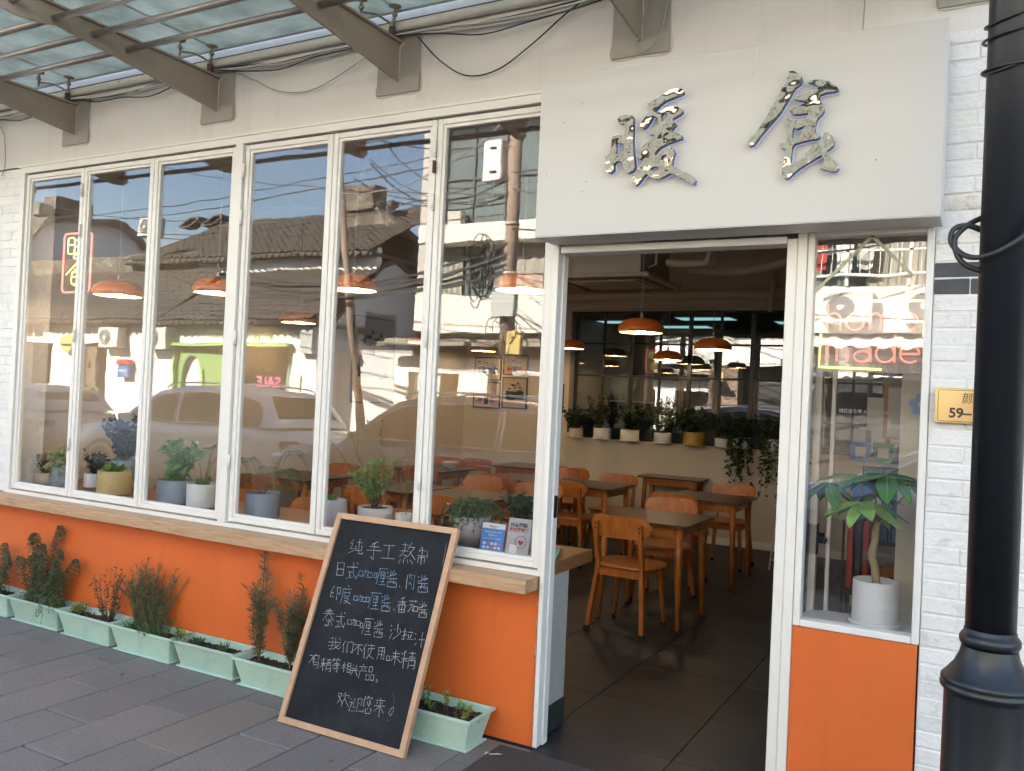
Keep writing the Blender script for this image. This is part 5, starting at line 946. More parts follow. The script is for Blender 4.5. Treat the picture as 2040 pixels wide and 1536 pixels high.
t, f_, s_ = potplant(-2.43, .235, Z, .095, .145, 'pot_white', 'white pot with a few big round leaves beside the wide mullion'); bush(f_, s_, (0,0,.12), .07, .08, 20, 10, .024, .018, .0015); bush(f_, s_, (0,0,.12), .28, .05, 3, 2, .09, .085, .003, t0=.85, droop=.1); fin(t, f_, 'leaf', s_, 'stem_green')
t, f_, s_ = potplant(-1.93, .225, Z, .098, .138, 'pot_grey', 'blue grey pot with arching palm fronds in the fourth pane')
for az, L, ri, dr, npin, pl_ in ((.25,.30,.33,.12,30,.075), (2.9,.30,.26,.12,26,.08), (-.3,.34,.14,.16,26,.075), (3.4,.2,.16,.1,20,.07), (.9,.26,.20,.1,22,.07), (2.2,.24,.2,.1,22,.07), (-.1,.42,.30,.34,36,.07), (4.0,.2,.12,.08,18,.06)): frond(f_, s_, (0,0,.12), az, L, ri, dr, npin, pl_, .007)
fin(t, f_, 'leaf_deep', s_, 'stem_red')
t, f_, s_ = potplant(-1.395, .215, Z, .07, .152, 'pot_lilac', 'plain pale lilac pot with small herbs at the fifth pane'); bush(f_, s_, (-.02,0,.13), .05, .05, 12, 8, .02, .013, .0012); fin(t, f_, 'leaf', s_, 'stem_green')
t, f_, s_ = potplant(-1.33, .50, Z, .10, .092, 'pot_white', 'white pot with a tall wispy twining plant')
bush(f_, s_, (0,0,.08), .30, .17, 20, 16, .034, .024, .0025, t0=.25, bend=.25); bush(f_, s_, (0,0,.08), .60, .28, 7, 20, .018, .009, .0016, t0=.35, bend=.35); fin(t, f_, 'leaf', s_)
t, f_, s_ = potplant(-1.115, .48, Z, .048, .078, 'pot_white', 'smallest white pot with one thin stem'); bush(f_, s_, (0,0,.06), .22, .10, 1, 8, .03, .012, .003, t0=.7, side=(-.5,0)); fin(t, f_, 'leaf_yellow', s_, 'stem_green')
t, f_, s_ = potplant(-.50, .19, Z, .095, .16, 'pot_lilac', 'tall lilac pot overflowing with tiny trailing leaves beside the cards', prof=[(.001,.004),(.06,.004),(.065,0),(.095,.155),(.094,.16),(.088,.157),(.001,.13)])
trail(f_, s_, (0,0,.17), 80, .15, .11, .0115, .0095, 34); bush(f_, s_, (0,0,.15), .12, .17, 60, 24, .0115, .0095, .001); fin(t, f_, 'leaf_deep', s_)
t, f_, s_ = potplant(-.30, .36, Z, .06, .12, 'pot_lilac', 'dark glossy curled plant behind the blue card'); bush(f_, s_, (0,0,.10), .18, .12, 30, 16, .032, .022, .002); fin(t, f_, 'leaf_dark', s_, 'stem_green')
# cards on the counter
def card(x, y, w, h, col, top, lab, tilt=.22):
    t = thing('payment_card', lab, 'card', (x, y, Z)); t.rotation_euler = (-tilt, 0, .05); 
    MB().cbox(0, w, 0, .004, 0, h, .0015).build('card', col, t)
    if top: MB().box(.0015, w-.0015, -.0006, .0, h*.82, h-.002).build('header', top, t)
    return t
t = card(-.40, .10, .125, .150, 'card_blue', 'card_white', 'blue payment card with rows of small icons, leaning on the lilac pot')
for s_, z, sz, m_ in (('Alipay+', .128, .017, 'ink'), ('Scan to pay with', .103, .013, 'card_white'), ('Alipay or', .088, .013, 'card_white'), ('your home e-wallet', .073, .011, 'card_white')):
    text('lettering', s_, sz, Matrix.Translation((.0625, -.0012, z)) @ UP, m_, t, .0003, 0, align='CENTER')
for r_ in range(3):
    b = MB(); q = MB()
    for c_ in range(5): (b if (r_+c_) % 3 else q).cbox(.016+.020*c_, .030+.020*c_, -.0012, -.0002, .008+.019*r_, .020+.019*r_, .0005)
    b.build('icon', 'card_white', t, kind='stuff'); q.build('icon', 'pink', t, kind='stuff')
t = card(-.262, .105, .12, .185, 'card_grey', None, 'taller pale grey promotion card right of the blue one')
text('lettering', '抖音扫码', .022, Matrix.Translation((.012, -.0012, .146)) @ UP, 'ink', t, .0003, .0005); text('lettering', '购优惠套餐', .020, Matrix.Translation((.010, -.0012, .124)) @ UP, 'red_ink', t, .0003, .0005)
b = MB(); b.tube([(.075+.028*math.cos(a*.3), -.001, .075+.028*math.sin(a*.3)) for a in range(22)], .0012, 4, cap=False); b.build('ring_print', 'ink', t)
MB().add([(.075,-.0012,.058),(.090,-.0012,.074),(.086,-.0012,.083),(.079,-.0012,.083),(.075,-.0012,.078),(.071,-.0012,.083),(.064,-.0012,.083),(.060,-.0012,.074)], [tuple(range(8))]).build('heart_print', 'red_ink', t)
b = MB(); b.cbox(.02, .06, -.0012, -.0002, .02, .06, .0005); b.cbox(.012, .11, -.0012, -.0002, .008, .014, .0005); b.build('panel_print', 'card_white', t)

# umbrella plant in the narrow window: every leaf a part
t = thing('umbrella_plant', 'umbrella plant with bare trunk in a round white pot on a saucer', 'potted plant', (1.352, .165, .738))
pot_on(t, straight(.083, .175, .008), 'pot_white', .074, .150); MB().lathe([(.0,-.0005),(.088,-.0005),(.094,.006),(.095,.022),(.091,.023),(.086,.008),(.0,.006)], 36).build('saucer', 'pot_white', t)
MB().tube(smooth_pts([(.005,0,.145), (-.006,0,.22), (-.018,0,.27), (-.008,0,.33), (-.008,0,.36), (.0,0,.40)], 4), .0155, 10, .0125).build('trunk', 'trunk', t)
lm = {}
for key, m_ in (('umbrella_leaf', 'umbrella_leaf'), ('umbrella_young', 'umbrella_young')):
    b = MB(); v = []; f = []; n_ = 10
    for i in range(n_+1):
        u = i/n_; w = .19*math.sin(math.pi*u**.85)**.8*1.0+.004; z = -.22*u*u
        v += [(-w, u, z+.02*(1-u)), (-w*.5, u, z-.012), (0, u, z-.03), (w*.5, u, z-.012), (w, u, z+.02*(1-u))]
    for i in range(n_):
        for k in range(4): q = i*5+k; f.append((q, q+1, q+6, q+5))
    b.add(v, f, True); me = b.mesh('leaf'); me.materials.append(M[m_]); me.materials.append(M['vein']); lm[key] = me
vn = MB(); vn.tube([(0, i/10, -.22*(i/10)**2-.022) for i in range(11)], .012, 4, .004); vme = vn.mesh('midrib'); vme.materials.append(M['vein'])
def whorl(cx, cy, cz, n, L, ph, key, pitch, stemfrom):
    MB().tube(smooth_pts([stemfrom, ((stemfrom[0]+cx)/2, (stemfrom[1]+cy)/2, (stemfrom[2]+cz)/2-.01), (cx, cy, cz)], 4), .0032, 6).build('stalk', 'stem_red', t)
    for k in range(n):
        a = ph+k*6.283/n+U(-.12,.12); l_ = L*U(.85,1.1); p = pitch+U(-.18,.12)
        o = link('leaf', lm[key], t, (cx+.012*math.cos(a), cy+.012*math.sin(a), cz)); o.rotation_mode = 'XYZ'; o.rotation_euler = (p, U(-.2,.2), a-math.pi/2); o.scale = (l_, l_, l_)
        o2 = link('midrib', vme, o)
random.seed(5)
top = (0, 0, .39)
whorl(-.055, -.06, .475, 9, .165, .2, 'umbrella_young', -.25, top)
whorl(.03, -.03, .585, 9, .185, .5, 'umbrella_leaf', -.1, top)
whorl(-.09, .04, .57, 7, .155, .0, 'umbrella_leaf', -.05, top)
whorl(-.185, -.02, .535, 6, .14, .9, 'umbrella_leaf', -.35, (0,0,.41))
whorl(.13, .0, .57, 7, .14, .4, 'umbrella_leaf', -.2, (0,0,.40))
whorl(-.02, .06, .50, 6, .10, .3, 'umbrella_leaf', -.2, (0,0,.40))

# ledge plants at the back
random.seed(90)
led = [(-2.72,.045,.06,'pot_cream','tiny cream pot at the left end of the plant ledge',.0), (-2.62,.085,.11,'pot_cream','ribbed cream pot on the plant ledge',.45), (-2.28,.105,.13,'pot_white','white jug shaped pot on the plant ledge',.42), (-1.93,.11,.13,'pot_white','plain white pot in the middle of the plant ledge',.42), (-1.53,.10,.12,'pot_white','white pot with variegated leaves on the plant ledge',.40), (-1.16,.12,.15,'pot_mustard','mustard pot on the plant ledge',.42), (-.84,.08,.10,'pot_white','glass jar pot right of the mustard pot',.40)]
for k, (x, r, h, pm, lab, ht) in enumerate(led):
    t, f_, s_ = potplant(x, 6.08, 1.097, r, h, pm, lab, True)
    if ht: bush(f_, s_, (U(-.05,.05),0,h*.85), ht*(.75, .62, 1.05, .8, 1.15, .7, .85)[k], (.16,.26,.2,.3,.22,.28,.3)[k], 24, 20, (.06,.05,.07,.08,.045,.09,.06)[k], (.025,.03,.02,.04,.02,.05,.03)[k], .003, droop=.4)
    else: bush(f_, s_, (0,0,h*.85), .05, .04, 6, 4, .02, .012, .001)
    fin(t, f_, 'leaf_deep' if k == 4 else 'leaf_dark', s_, 'stem')
for x, lab, n in ((-.62,'ivy trailing down from the right end of the plant ledge', 34), (-.28,'heart leaved vine hanging beside the ivy', 22)):
    t, f_, s_ = potplant(x, 6.06, 1.097, .10, .13, 'pot_white', lab); bush(f_, s_, (0,0,.1), .26, .22, 24, 18, .05, .035, .002); trail(f_, s_, (0,-.06,.14), n, .13, .75, .045, .036, 30); fin(t, f_, 'leaf_dark', s_)

# neon signs
t = thing('neon_sign', 'red outlined neon sign with two yellow characters behind the leftmost panes', 'neon sign', (-4.0, .3, 2.14))
b = MB(); pts = []; w, h = .30, .41
for (cx, cz, a0) in ((w-.03, h-.03, 0), (.03, h-.03, 1), (.03, .03, 2), (w-.03, .03, 3)):
    for q in range(5): a = (a0+q/4)*math.pi/2; pts.append((cx+.03*math.cos(a), 0, cz+.03*math.sin(a)))
b.tube(pts+[pts[0]], .0068, 8, cap=False); b.build('frame_tube', 'neon_pink', t)
MB().box(-.01, w+.01, .012, .016, -.01, h+.01).build('backing', 'clear_glass', t)
def strokes(data, ox, oz, sx, sz, r, m_, nm='neon_tube', y=0):
    for st in data.split():
        P = [(ox+int(st[i],16)/10*sx, y, oz+(10-int(st[i+1],16))/10*sz) for i in range(0, len(st)-1, 2)]; MB().tube(smooth_pts(P, 4) if len(P) > 2 else P, r, 6).build(nm, m_, t)
strokes('0007 00303707 0333 4190 5253 7172 9283 44a4 37a7 66395a 5a7a 5898', .045, .23, .22, .145, .0052, 'neon_yellow')
strokes('5005 50a5 4363 34399a 347474 7479 3676 3979', .035, .04, .24, .165, .0052, 'neon_yellow')
t = thing('neon_sign', 'neon sign reading home made with yellow corner brackets in the narrow window', 'neon sign', (1.106, .12, 1.70))
MB().box(0.005, .388, .012, .017, 0.015, .315).build('acrylic_panel', 'frosted', t)
def arc(cx, cz, rx, rz_, a0, a1, n=12): return [(cx+rx*math.cos(R_(a0+(a1-a0)*i/n)), 0, cz+rz_*math.sin(R_(a0+(a1-a0)*i/n))) for i in range(n+1)]
def nt_(pts, m_='neon_off', r=.0045): MB().tube(pts, r, 8).build('neon_tube', m_, t)
def letter(c, x, z, s):
    w = s*.5
    if c in 'hn': nt_([(x,0,z),(x,0,z+(s*1.6 if c == 'h' else s))]); nt_(arc(x+w*.75, z+s*.62, w*.75, s*.38, 175, 0)+[(x+w*1.5,0,z)])
    if c == 'o': nt_(arc(x+w, z+s*.5, w, s*.5, 0, 360, 20))
    if c == 'm': nt_([(x,0,z),(x,0,z+s)]); nt_(arc(x+w*.6, z+s*.65, w*.6, s*.35, 175, 0)+[(x+w*1.2,0,z)]); nt_(arc(x+w*1.8, z+s*.65, w*.6, s*.35, 175, 0)+[(x+w*2.4,0,z)])
    if c == 'e': nt_([(x,0,z+s*.5)]+arc(x+w, z+s*.5, w, s*.5, 5, 320, 18)) if False else nt_([(x+.02*w,0,z+s*.5),(x+2*w,0,z+s*.5)]+arc(x+w, z+s*.5, w, s*.5, 8, 315, 18))
    if c == 'a': nt_(arc(x+w, z+s*.32, w*.9, s*.32, 0, 360, 18)); nt_(arc(x+w, z+s*.62, w*.9, s*.38, 150, 0)+[(x+w*1.9,0,z)])
    if c == 'd': nt_(arc(x+w, z+s*.5, w, s*.5, 0, 360, 18)); nt_([(x+2*w,0,z),(x+2*w,0,z+s*1.6)])
for c, x in zip('home', (.035, .105, .192, .294)): letter(c, x, .178, .066)
for c, x in zip('made', (.035, .136, .218, .304)): letter(c, x, .055, .066)
nt_([(.152,0,.293),(.385,0,.290),(.383,0,.155)], 'neon_white', .005); nt_([(.012,0,.162),(.010,0,.032),(.240,0,.027)], 'neon_yellow', .005)
b = MB(); b.tube([(.17,.014,.31),(.25,.014,.55)], .0012, 4); b.tube([(.37,.014,.31),(.25,.014,.55)], .0012, 4); b.build('hanging_wire', 'cable_black', t)
# ------------------------------------------------------------ our row's unseen upper floors and side fronts, added to shade the pavement
o = MB().box(-34, -12.01, 0, .28, 0, 8.6).build('shade_front', 'plaster'); tag(o, 'plaster front added to the left to extend the shade, outside the picture', 'building')
o = MB().box(8.01, 16, 0, .28, 0, 8.6).build('shade_front', 'plaster'); tag(o, 'plaster front added to the right to extend the shade, outside the picture', 'building')
o = MB().box(-34, 16, .281, 9.3, 3.51, 8.6).build('upper_storeys', 'far_wall'); tag(o, 'unseen upper storeys of the shop building, added to cast shade and stop light leaks', 'building')

# ------------------------------------------------------------ the street across, seen in the window panes
def vb(mb, x0, x1, Y0, Y1, z0, z1): return mb.box(x0, x1, -Y1, -Y0, z0, z1)
def tiled_roof(parent, x0, x1, Ye, ze, Yr, zr, per=.23, step=.22, name='roof'):
    # grey clay tile roof: rows of cover tiles with stepped courses and a drip edge
    nx = int((x1-x0)/per*6); L = math.hypot(Yr-Ye, zr-ze); ny = int(L/step); v = []; f = []
    ay, az = (Yr-Ye)/L, (zr-ze)/L
    cols = nx+1; random.seed(int(abs(x0*100)))
    wob = [U(-.012, .012) for _ in range(int((x1-x0)/per)+3)]
    for j in range(ny):
        for e in (0, 1):
            s_ = j*step+(step*1.12 if e else 0); off = .020 if e == 0 else .0
            for i in range(cols):
                u = i/nx*(x1-x0); ph = u/per; w = abs(math.sin(math.pi*ph)); h = .055*w*w**.2+off+wob[int(ph)]*.6+.006*math.sin(j*1.7+int(ph)*2.3)
                v.append((x0+u, -(Ye+ay*s_-az*h), ze+az*s_+ay*h))
    for j in range(ny*2-1):
        for i in range(nx): q = j*cols+i; f.append((q, q+1, q+cols+1, q+cols))
    b = MB().add(v, f); o = b.build(name, 'roof_tile', parent, kind='stuff')
    b = MB(); vb(b, x0, x1, Ye+.05, Yr, ze-.10, ze-.02); 
    n = int((x1-x0)/per)
    for i in range(n):
        c = x0+(i+.5)*per; b.add([(c-per*.42, -Ye+.004, ze+.01), (c+per*.42, -Ye+.004, ze+.01), (c+per*.3, -Ye+.008, ze-.06), (c, -Ye+.01, ze-.11), (c-per*.3, -Ye+.008, ze-.06)], [(0,4,3,2,1)])
    b.build('eave', 'roof_tile', parent, kind='stuff'); return o
def ac_unit(x, Y, z, lab, w=.80, h=.56, d=.30):
    t = thing('air_conditioner', lab, 'air conditioner', (x, -Y, z), 0, 'outdoor air conditioning units across the street'); MB().cbox(-w/2, w/2, 0, d, 0, h, .015).build('casing', 'ac_white', t)
    b = MB(); cx = -.12
    for r in (.06, .10, .14, .18, .215): b.tube([(cx+r*math.cos(a*.4), d+.012, h/2+r*math.sin(a*.4)) for a in range(17)], .004, 4, cap=False)
    b.tube([(cx, d+.008, h/2), (cx, d+.018, h/2)], .05, 12)
    b.build('fan_grille', 'ac_white', t); MB().tube([(cx, d+.001, h/2), (cx, d+.006, h/2)], .225, 24).build('fan_opening', 'grille', t)
    b = MB(); [b.box(w/2+.001, w/2+.006, .03, d-.03, .06+.055*k, .075+.055*k) for k in range(8)]; b.build('louvre', 'grille', t)
    b = MB(); b.box(-.3, -.27, -.02, d, -.03, -.001); b.box(.27, .3, -.02, d, -.03, -.001); b.build('bracket', 'grille', t); return t

# terrace of low tiled shops
t = thing('tiled_shop_row', 'low white shop terrace with a long grey tiled roof, mirrored in the left panes', 'building', (0,0,0))
b = MB()
vb(b, -32, -12.05, 12, 12.3, 2.48, 3.3); vb(b, -32, -23.42, 12, 12.3, 0, 2.4795); vb(b, -22.05, -20.62, 12, 12.3, 0, 2.4795); vb(b, -19.6, -16.86, 12, 12.3, 0, 2.4795); vb(b, -12.80, -12.05, 12, 12.3, 0, 2.4795); vb(b, -14.52, -12.801, 12, 12.3, 0, .72)
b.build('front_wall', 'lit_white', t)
b = MB(); vb(b, -18.6, -12.06, 14.1, 14.3, 3.3, 5.25); b.build('upper_wall', 'lit_white', t); b = MB(); vb(b, -32, -18.61, 14.1, 14.3, 3.3, 5.35); b.build('upper_wall', 'old_gable', t)  # sunlit stretch left white; dark colour on the rest stands in for shade
b = MB(); vb(b, -32, -12.1, 12.31, 17, .0, .05); vb(b, -32, -12.1, 14.8, 15, 0, 3.2); b.build('interior', 'shop_dark', t)
tiled_roof(t, -32, -17.3, 11.66, 3.09, 14.09, 4.86); tiled_roof(t, -17.28, -11.9, 11.66, 3.09, 14.09, 4.66)
tiled_roof(t, -21.5, -12.0, 13.75, 5.10, 17.2, 6.80)
b = MB(); 
for i in range(60): x = -21.5+i*.16; vb(b, x, x+.14, 17.1, 17.3, 6.78+U(-.01,.02), 6.90+U(-.02,.03))
for x in (-23.0, -21.9, -14.9): 
    for k in range(5): vb(b, x+k*.12, x+k*.12+.5, 17.0, 17.4, 6.85+k*.05, 6.95+k*.06)
b.build('ridge', 'roof_tile', t, kind='stuff')
b = MB(); vb(b, -23.35, -22.45, 11.985, 12.0, 2.62, 3.1); b.build('window', 'shop_dark', t); b = MB(); vb(b, -23.42, -22.38, 11.97, 11.984, 2.56, 2.615); vb(b, -23.42, -23.355, 11.97, 11.984, 2.6155, 3.1); vb(b, -22.9, -22.86, 11.97, 11.984, 2.6155, 3.1); vb(b, -22.445, -22.38, 11.97, 11.984, 2.6155, 3.1); b.build('window_frame', 'lit_white', t)
b = MB(); vb(b, -19.3, -18.6, 11.985, 12.0, 2.66, 3.1); b.build('window', 'shop_mid', t)
b = MB(); vb(b, -20.62, -20.2, 12.1, 12.14, 0, 2.48); b.build('shop_door', 'shop_mid', t)
# green arched door surround and shop window
b = MB(); pts = [(-16.80, 0), (-16.80, 2.46), (-14.98, 2.46), (-14.98, 0), (-15.90, 0), (-15.90, 1.75)]
for k in range(9): a = k*math.pi/8; pts.append((-16.27+.34*math.cos(a)-.0, 1.80+.42*math.sin(a)))
pts += [(-16.62, 1.75), (-16.62, 0)]
b.prism(pts, -12.10, -12.02); b.build('arched_surround', 'lime_dark', t); b = MB(); vb(b, -16.85, -16.801, 11.9, 12.3, 0, 2.47); vb(b, -15.89, -15.80, 11.96, 12.019, 0, 1.9); b.build('surround_edge', 'lime', t)
b = MB(); vb(b, -16.6, -15.9, 12.14, 12.2, 0, 2.4); b.build('door', 'box_white', t)
b = MB(); vb(b, -16.8, -12.82, 11.8, 12.0, 2.481, 2.56); b.build('soffit', 'lime_dark', t); b = MB(); vb(b, -16.8, -12.82, 11.78, 11.799, 2.48, 2.51); vb(b, -14.9, -12.82, 11.8, 11.999, .62, .93); b.build('lime_trim', 'lime', t)
b = MB(); vb(b, -14.95, -12.83, 13.2, 13.3, .7, 2.48); b.build('shop_back', 'shop_mid', t)
b = MB(); random.seed(4)
for j in range(3):
    vb(b, -14.8, -13.4, 12.9, 13.15, 1.55+.32*j, 1.57+.32*j)
    for k in range(10): x = -14.75+k*.135; vb(b, x, x+U(.04,.1), 12.92, 13.05, 1.571+.32*j, 1.571+.32*j+U(.05,.2))
for k in range(12): x = -14.7+k*.12; vb(b, x, x+.05, 12.6, 12.8, .85, 1.35)
b.build('shelf_goods', 'curtain', t, kind='stuff')
b = MB(); nn_ = 24; v = [(-13.28+.42*i/nn_, -12.35-.03*math.sin(i*1.3), z) for z in (.75, 2.47) for i in range(nn_+1)]; b.add(v, [(i, i+1, i+nn_+2, i+nn_+1) for i in range(nn_)]); b.build('curtain', 'mint_curtain', t)
RM = lambda x, Y, z: Matrix.Translation((x, -Y, z)) @ Matrix.Rotation(math.pi, 4, 'Z') @ UP
text('lettering', 'SALE', .40, RM(-13.32, 12.22, 1.48), 'pink', t, .01, .012)
text('lettering', 'lo  ye  ol', .30, RM(-13.45, 11.99, 2.66), 'lime', t, .01)
ac_unit(-19.2, 12, 2.35, 'outdoor unit above the dark door, mirrored in the second pane'); ac_unit(-17.3, 12, 2.36, 'outdoor unit beside the lime green arch, mirrored in the third pane'); ac_unit(-20.0, 13.7, 5.75, 'outdoor unit under the high tiled gable, mirrored in the third pane')
t = thing('hanging_sign', 'round bottomed yellow shop sign mirrored in the first pane', 'sign', (-21.22, -11.9, 2.4)); MB().prism([(-.26,.22),(-.30,.05),(-.2,-.1),(-.12,-.2),(.12,-.2),(.2,-.1),(.30,.05),(.26,.22),(0,.30)], 0, .05).build('board', 'sign_yellow', t); MB().box(-.2, .2, .051, .055, .0, .06).build('print', 'ink', t)
t = thing('letter_box', 'blue house shaped letter box with red roof mirrored in the second pane', 'letter box', (-18.7, -11.97, 1.58)); MB().cbox(-.22, .22, 0, .15, 0, .34, .01).build('box', 'post_blue', t); MB().prism([(-.27,.341),(.27,.341),(.18,.46),(-.18,.46)], -.0, .18).build('roof', 'red_ink', t); MB().box(-.15, .15, .151, .156, .18, .22).build('slot', 'card_white', t)
t = thing('wall_notice', 'white notice panel fixed to the sunlit shop wall', 'notice', (-12.65, -11.99, 1.40)); MB().cbox(-.16, .16, 0, .02, 0, .40, .003).build('board', 'paper', t)
o = vb(MB(), -12.46, -12.05, 11.85, 11.99, 2.30, 2.95).build('meter_box', 'box_grey'); tag(o, 'grey meter box high on the corner of the sunlit shop', 'box')
b = MB(); random.seed(9)
for k in range(14): x, z = -20.55+U(0, .9), U(.4, 2.1); vb(b, x, x+U(.05,.2), 11.9, 12.0, z, z+U(.05,.22))
o = b.build('hanging_wares', 'shop_mid', kind='stuff'); tag(o, 'jumble of small wares hung in the open shopfront', 'wares')
# side gable of the shop house and the dark weathered gable behind
t = thing('side_gable', 'shaded grey gable wall with a barred window, mirrored in the fifth pane', 'building', (0,0,0))
P = [(12.31,0),(12.31,3.0),(12.9,3.45),(13.6,4.1),(14.3,4.75),(14.9,4.95),(15.5,4.75),(16.2,4.0),(17.2,3.2),(17.6,3.0),(17.6,0)]
MB().prism([(-y, z) for y, z in P], -12.30, -12.05, 'x').build('wall', 'shaded_white', t)
b = MB()
for i in range(1, 9): (y0, z0), (y1, z1) = P[i], P[i+1]; b.add([(-12.36, -y0, z0), (-11.98, -y0, z0), (-11.98, -y1, z1), (-12.36, -y1, z1), (-12.36, -y0, z0+.10), (-11.98, -y0, z0+.10), (-11.98, -y1, z1+.10), (-12.36, -y1, z1+.10)], [(0,3,2,1),(4,5,6,7),(0,1,5,4),(1,2,6,5),(2,3,7,6),(3,0,4,7)])
b.build('coping', 'roof_tile', t)
MB().box(-12.04, -12.02, -14.95, -13.75, 2.75, 3.55).build('window', 'shop_dark', t); b = MB()
for k in range(11): b.tube([(-11.97, -13.75-.12*k, 2.72), (-11.97, -13.75-.12*k, 3.6)], .012, 5)
for z in (2.8, 3.15, 3.5): b.tube([(-11.975, -13.72, z), (-11.975, -14.98, z)], .012, 5)
b.build('window_bars', 'box_grey', t)
t = thing('weathered_gable', 'tall dark weathered stepped gable, mirrored in the fifth pane', 'building', (0,0,0))
P = [(-16.4,0),(-16.4,4.9),(-15.7,5.35),(-15.2,5.9),(-14.95,6.45),(-14.80,6.75),(-14.78,7.25),(-13.75,7.22),(-13.72,6.75),(-13.45,6.5),(-12.9,6.15),(-12.3,5.65),(-11.9,5.35),(-11.3,5.1),(-10.9,4.9),(-10.9,0)]
MB().prism(P, -16.4, -16.0).build('wall', 'old_gable', t); b = MB(); vb(b, -14.95, -13.6, 15.9, 16.5, 6.72, 6.80); vb(b, -14.85, -13.7, 15.94, 16.46, 7.24, 7.42)
for i in range(7, 14): (x0, z0), (x1, z1) = P[i], P[i+1]; b.add([(x0, -16.5, z0), (x1, -16.5, z1), (x1, -15.9, z1), (x0, -15.9, z0), (x0, -16.5, z0+.12), (x1, -16.5, z1+.12), (x1, -15.9, z1+.12), (x0, -15.9, z0+.12)], [(0,1,2,3),(7,6,5,4),(0,4,5,1),(1,5,6,2),(2,6,7,3),(3,7,4,0)])
b.build('coping', 'old_gable', t)
t = thing('far_gable', 'pale shaded gable with curved dark coping, mirrored in the first panes', 'building', (0,0,0))
P = [(16.3,0),(16.3,6.5),(16.9,7.35),(17.6,7.55),(18.6,7.65),(19.6,7.85),(20.4,7.85),(21.2,7.4),(21.9,6.5),(22.5,5.6),(23.4,4.9),(23.4,0)]
MB().prism([(-y, z) for y, z in P], -31.5, -30.6, 'x').build('wall', 'shaded_white', t); b = MB()
for i in range(1, 10): (y0, z0), (y1, z1) = P[i], P[i+1]; b.add([(-31.6, -y0, z0), (-30.3, -y0, z0), (-30.3, -y1, z1), (-31.6, -y1, z1), (-31.6, -y0, z0+.28), (-30.3, -y0, z0+.28), (-30.3, -y1, z1+.28), (-31.6, -y1, z1+.28)], [(0,3,2,1),(4,5,6,7),(0,1,5,4),(1,2,6,5),(2,3,7,6),(3,0,4,7)])
b.build('coping', 'roof_tile', t); b = MB(); b.box(-31.5, -30.7, -19.1, -17.5, 7.9, 8.6); b.box(-31.45, -30.75, -17.4, -16.9, 7.75, 8.2); b.build('parapet', 'old_gable', t); 
# low annex with flat overhanging roof
t = thing('annex', 'low shop with flat overhanging roof, mirrored at the bottom of the last panes', 'building', (0,0,0))
b = MB(); vb(b, -9.8, -6.0, 11.6, 12.9, 2.58, 2.70); vb(b, -9.9, -5.9, 11.45, 11.599, 2.55, 2.63); b.build('roof', 'tarp', t)
b = MB(); vb(b, -9.75, -6.1, 12.0, 12.2, 2.0, 2.34); vb(b, -9.75, -9.4, 12.0, 12.2, 0, 1.999); vb(b, -8.1, -7.4, 12.0, 12.2, 0, 1.999); b.build('front_wall', 'lit_white', t)
b = MB(); vb(b, -9.75, -6.1, 12.6, 12.7, 0, 2.57); b.build('back_wall', 'shop_mid', t); b = MB(); vb(b, -9.2, -8.6, 12.05, 12.1, .1, 1.95); b.build('door', 'box_white', t)
t = thing('climbing_fence', 'bare slanted yard wall beside the side gable', 'wall', (0,0,0)); b = MB(); vb(b, -12.04, -9.81, 12.8, 12.95, 0, 2.5); b.build('wall', 'shaded_white', t)
# apartment block
t = thing('apartment_block', 'white apartment block with banded balconies, mirrored beside and in the narrow window', 'building', (0,0,0))
b = MB()
for z0, z1, Y0 in ((2.92,3.74,12.4),(4.92,5.30,12.4),(7.75,8.3,12.4),(10.6,11.1,12.4)): vb(b, -9.6, 12, Y0, 14.5, z0, z1)
b.build('balcony_band', 'apart_white', t); b = MB(); vb(b, -9.6, 12, 14.0, 14.4, 0, 11); vb(b, -9.6, -9.4, 12.45, 14.0, 3.741, 10.6); b.build('rear_wall', 'far_wall', t)
b = MB(); vb(b, -9.4, 12, 12.9, 12.92, 3.742, 4.918); vb(b, -9.4, 12, 12.9, 12.92, 5.302, 7.748); vb(b, -9.4, 12, 12.9, 12.92, 8.302, 10.598); b.build('balcony_glazing', 'apart_glass', t)
b = MB(); x = -9.35
while x < 11.8: vb(b, x, x+.05, 12.86, 12.899, 5.302, 7.748); vb(b, x, x+.05, 12.86, 12.899, 3.742, 4.918); vb(b, x, x+.05, 12.86, 12.899, 8.302, 10.598); x += .82
vb(b, -9.4, 12, 12.85, 12.8595, 6.4, 6.45); vb(b, -9.4, 12, 12.85, 12.8595, 9.4, 9.45); b.build('window_frames', 'apart_frame', t, kind='stuff')
b = MB(); random.seed(8)
for k in range(14):
    x = -9.2+k*1.5; w_c = U(.4, 1.1); n_ = 12; v = [(x+w_c*i/n_, -12.84-.02*math.sin(i*1.9), z) for z in (3.76, 4.9) for i in range(n_+1)]; b.add(v, [(i, i+1, i+n_+2, i+n_+1) for i in range(n_)])
b.build('curtain', 'curtain', t, kind='stuff')
b = MB()
for k in range(22): x = -9.0+k*.95+U(0,.3); z = random.choice((5.31, 8.31)); vb(b, x, x+U(.1,.4), 12.6, 12.8, z, z+U(.1,.5))
b.build('balcony_clutter', 'far_wall', t, kind='stuff')
b = MB()
for k in range(50): x = -2.5+k*.16; b.tube([(x, -12.38, 3.95), (x, -12.38, 4.90)], .008, 4)
for k in range(8): x = -2.5+k*1.0; vb(b, x, x+.05, 12.36, 12.42, 3.75, 4.91)
vb(b, -2.5, 5.5, 12.36, 12.41, 4.35, 4.38); vb(b, -2.5, 5.5, 12.30, 12.42, 3.90, 3.94); b.build('security_bars', 'lit_white', t, kind='stuff')
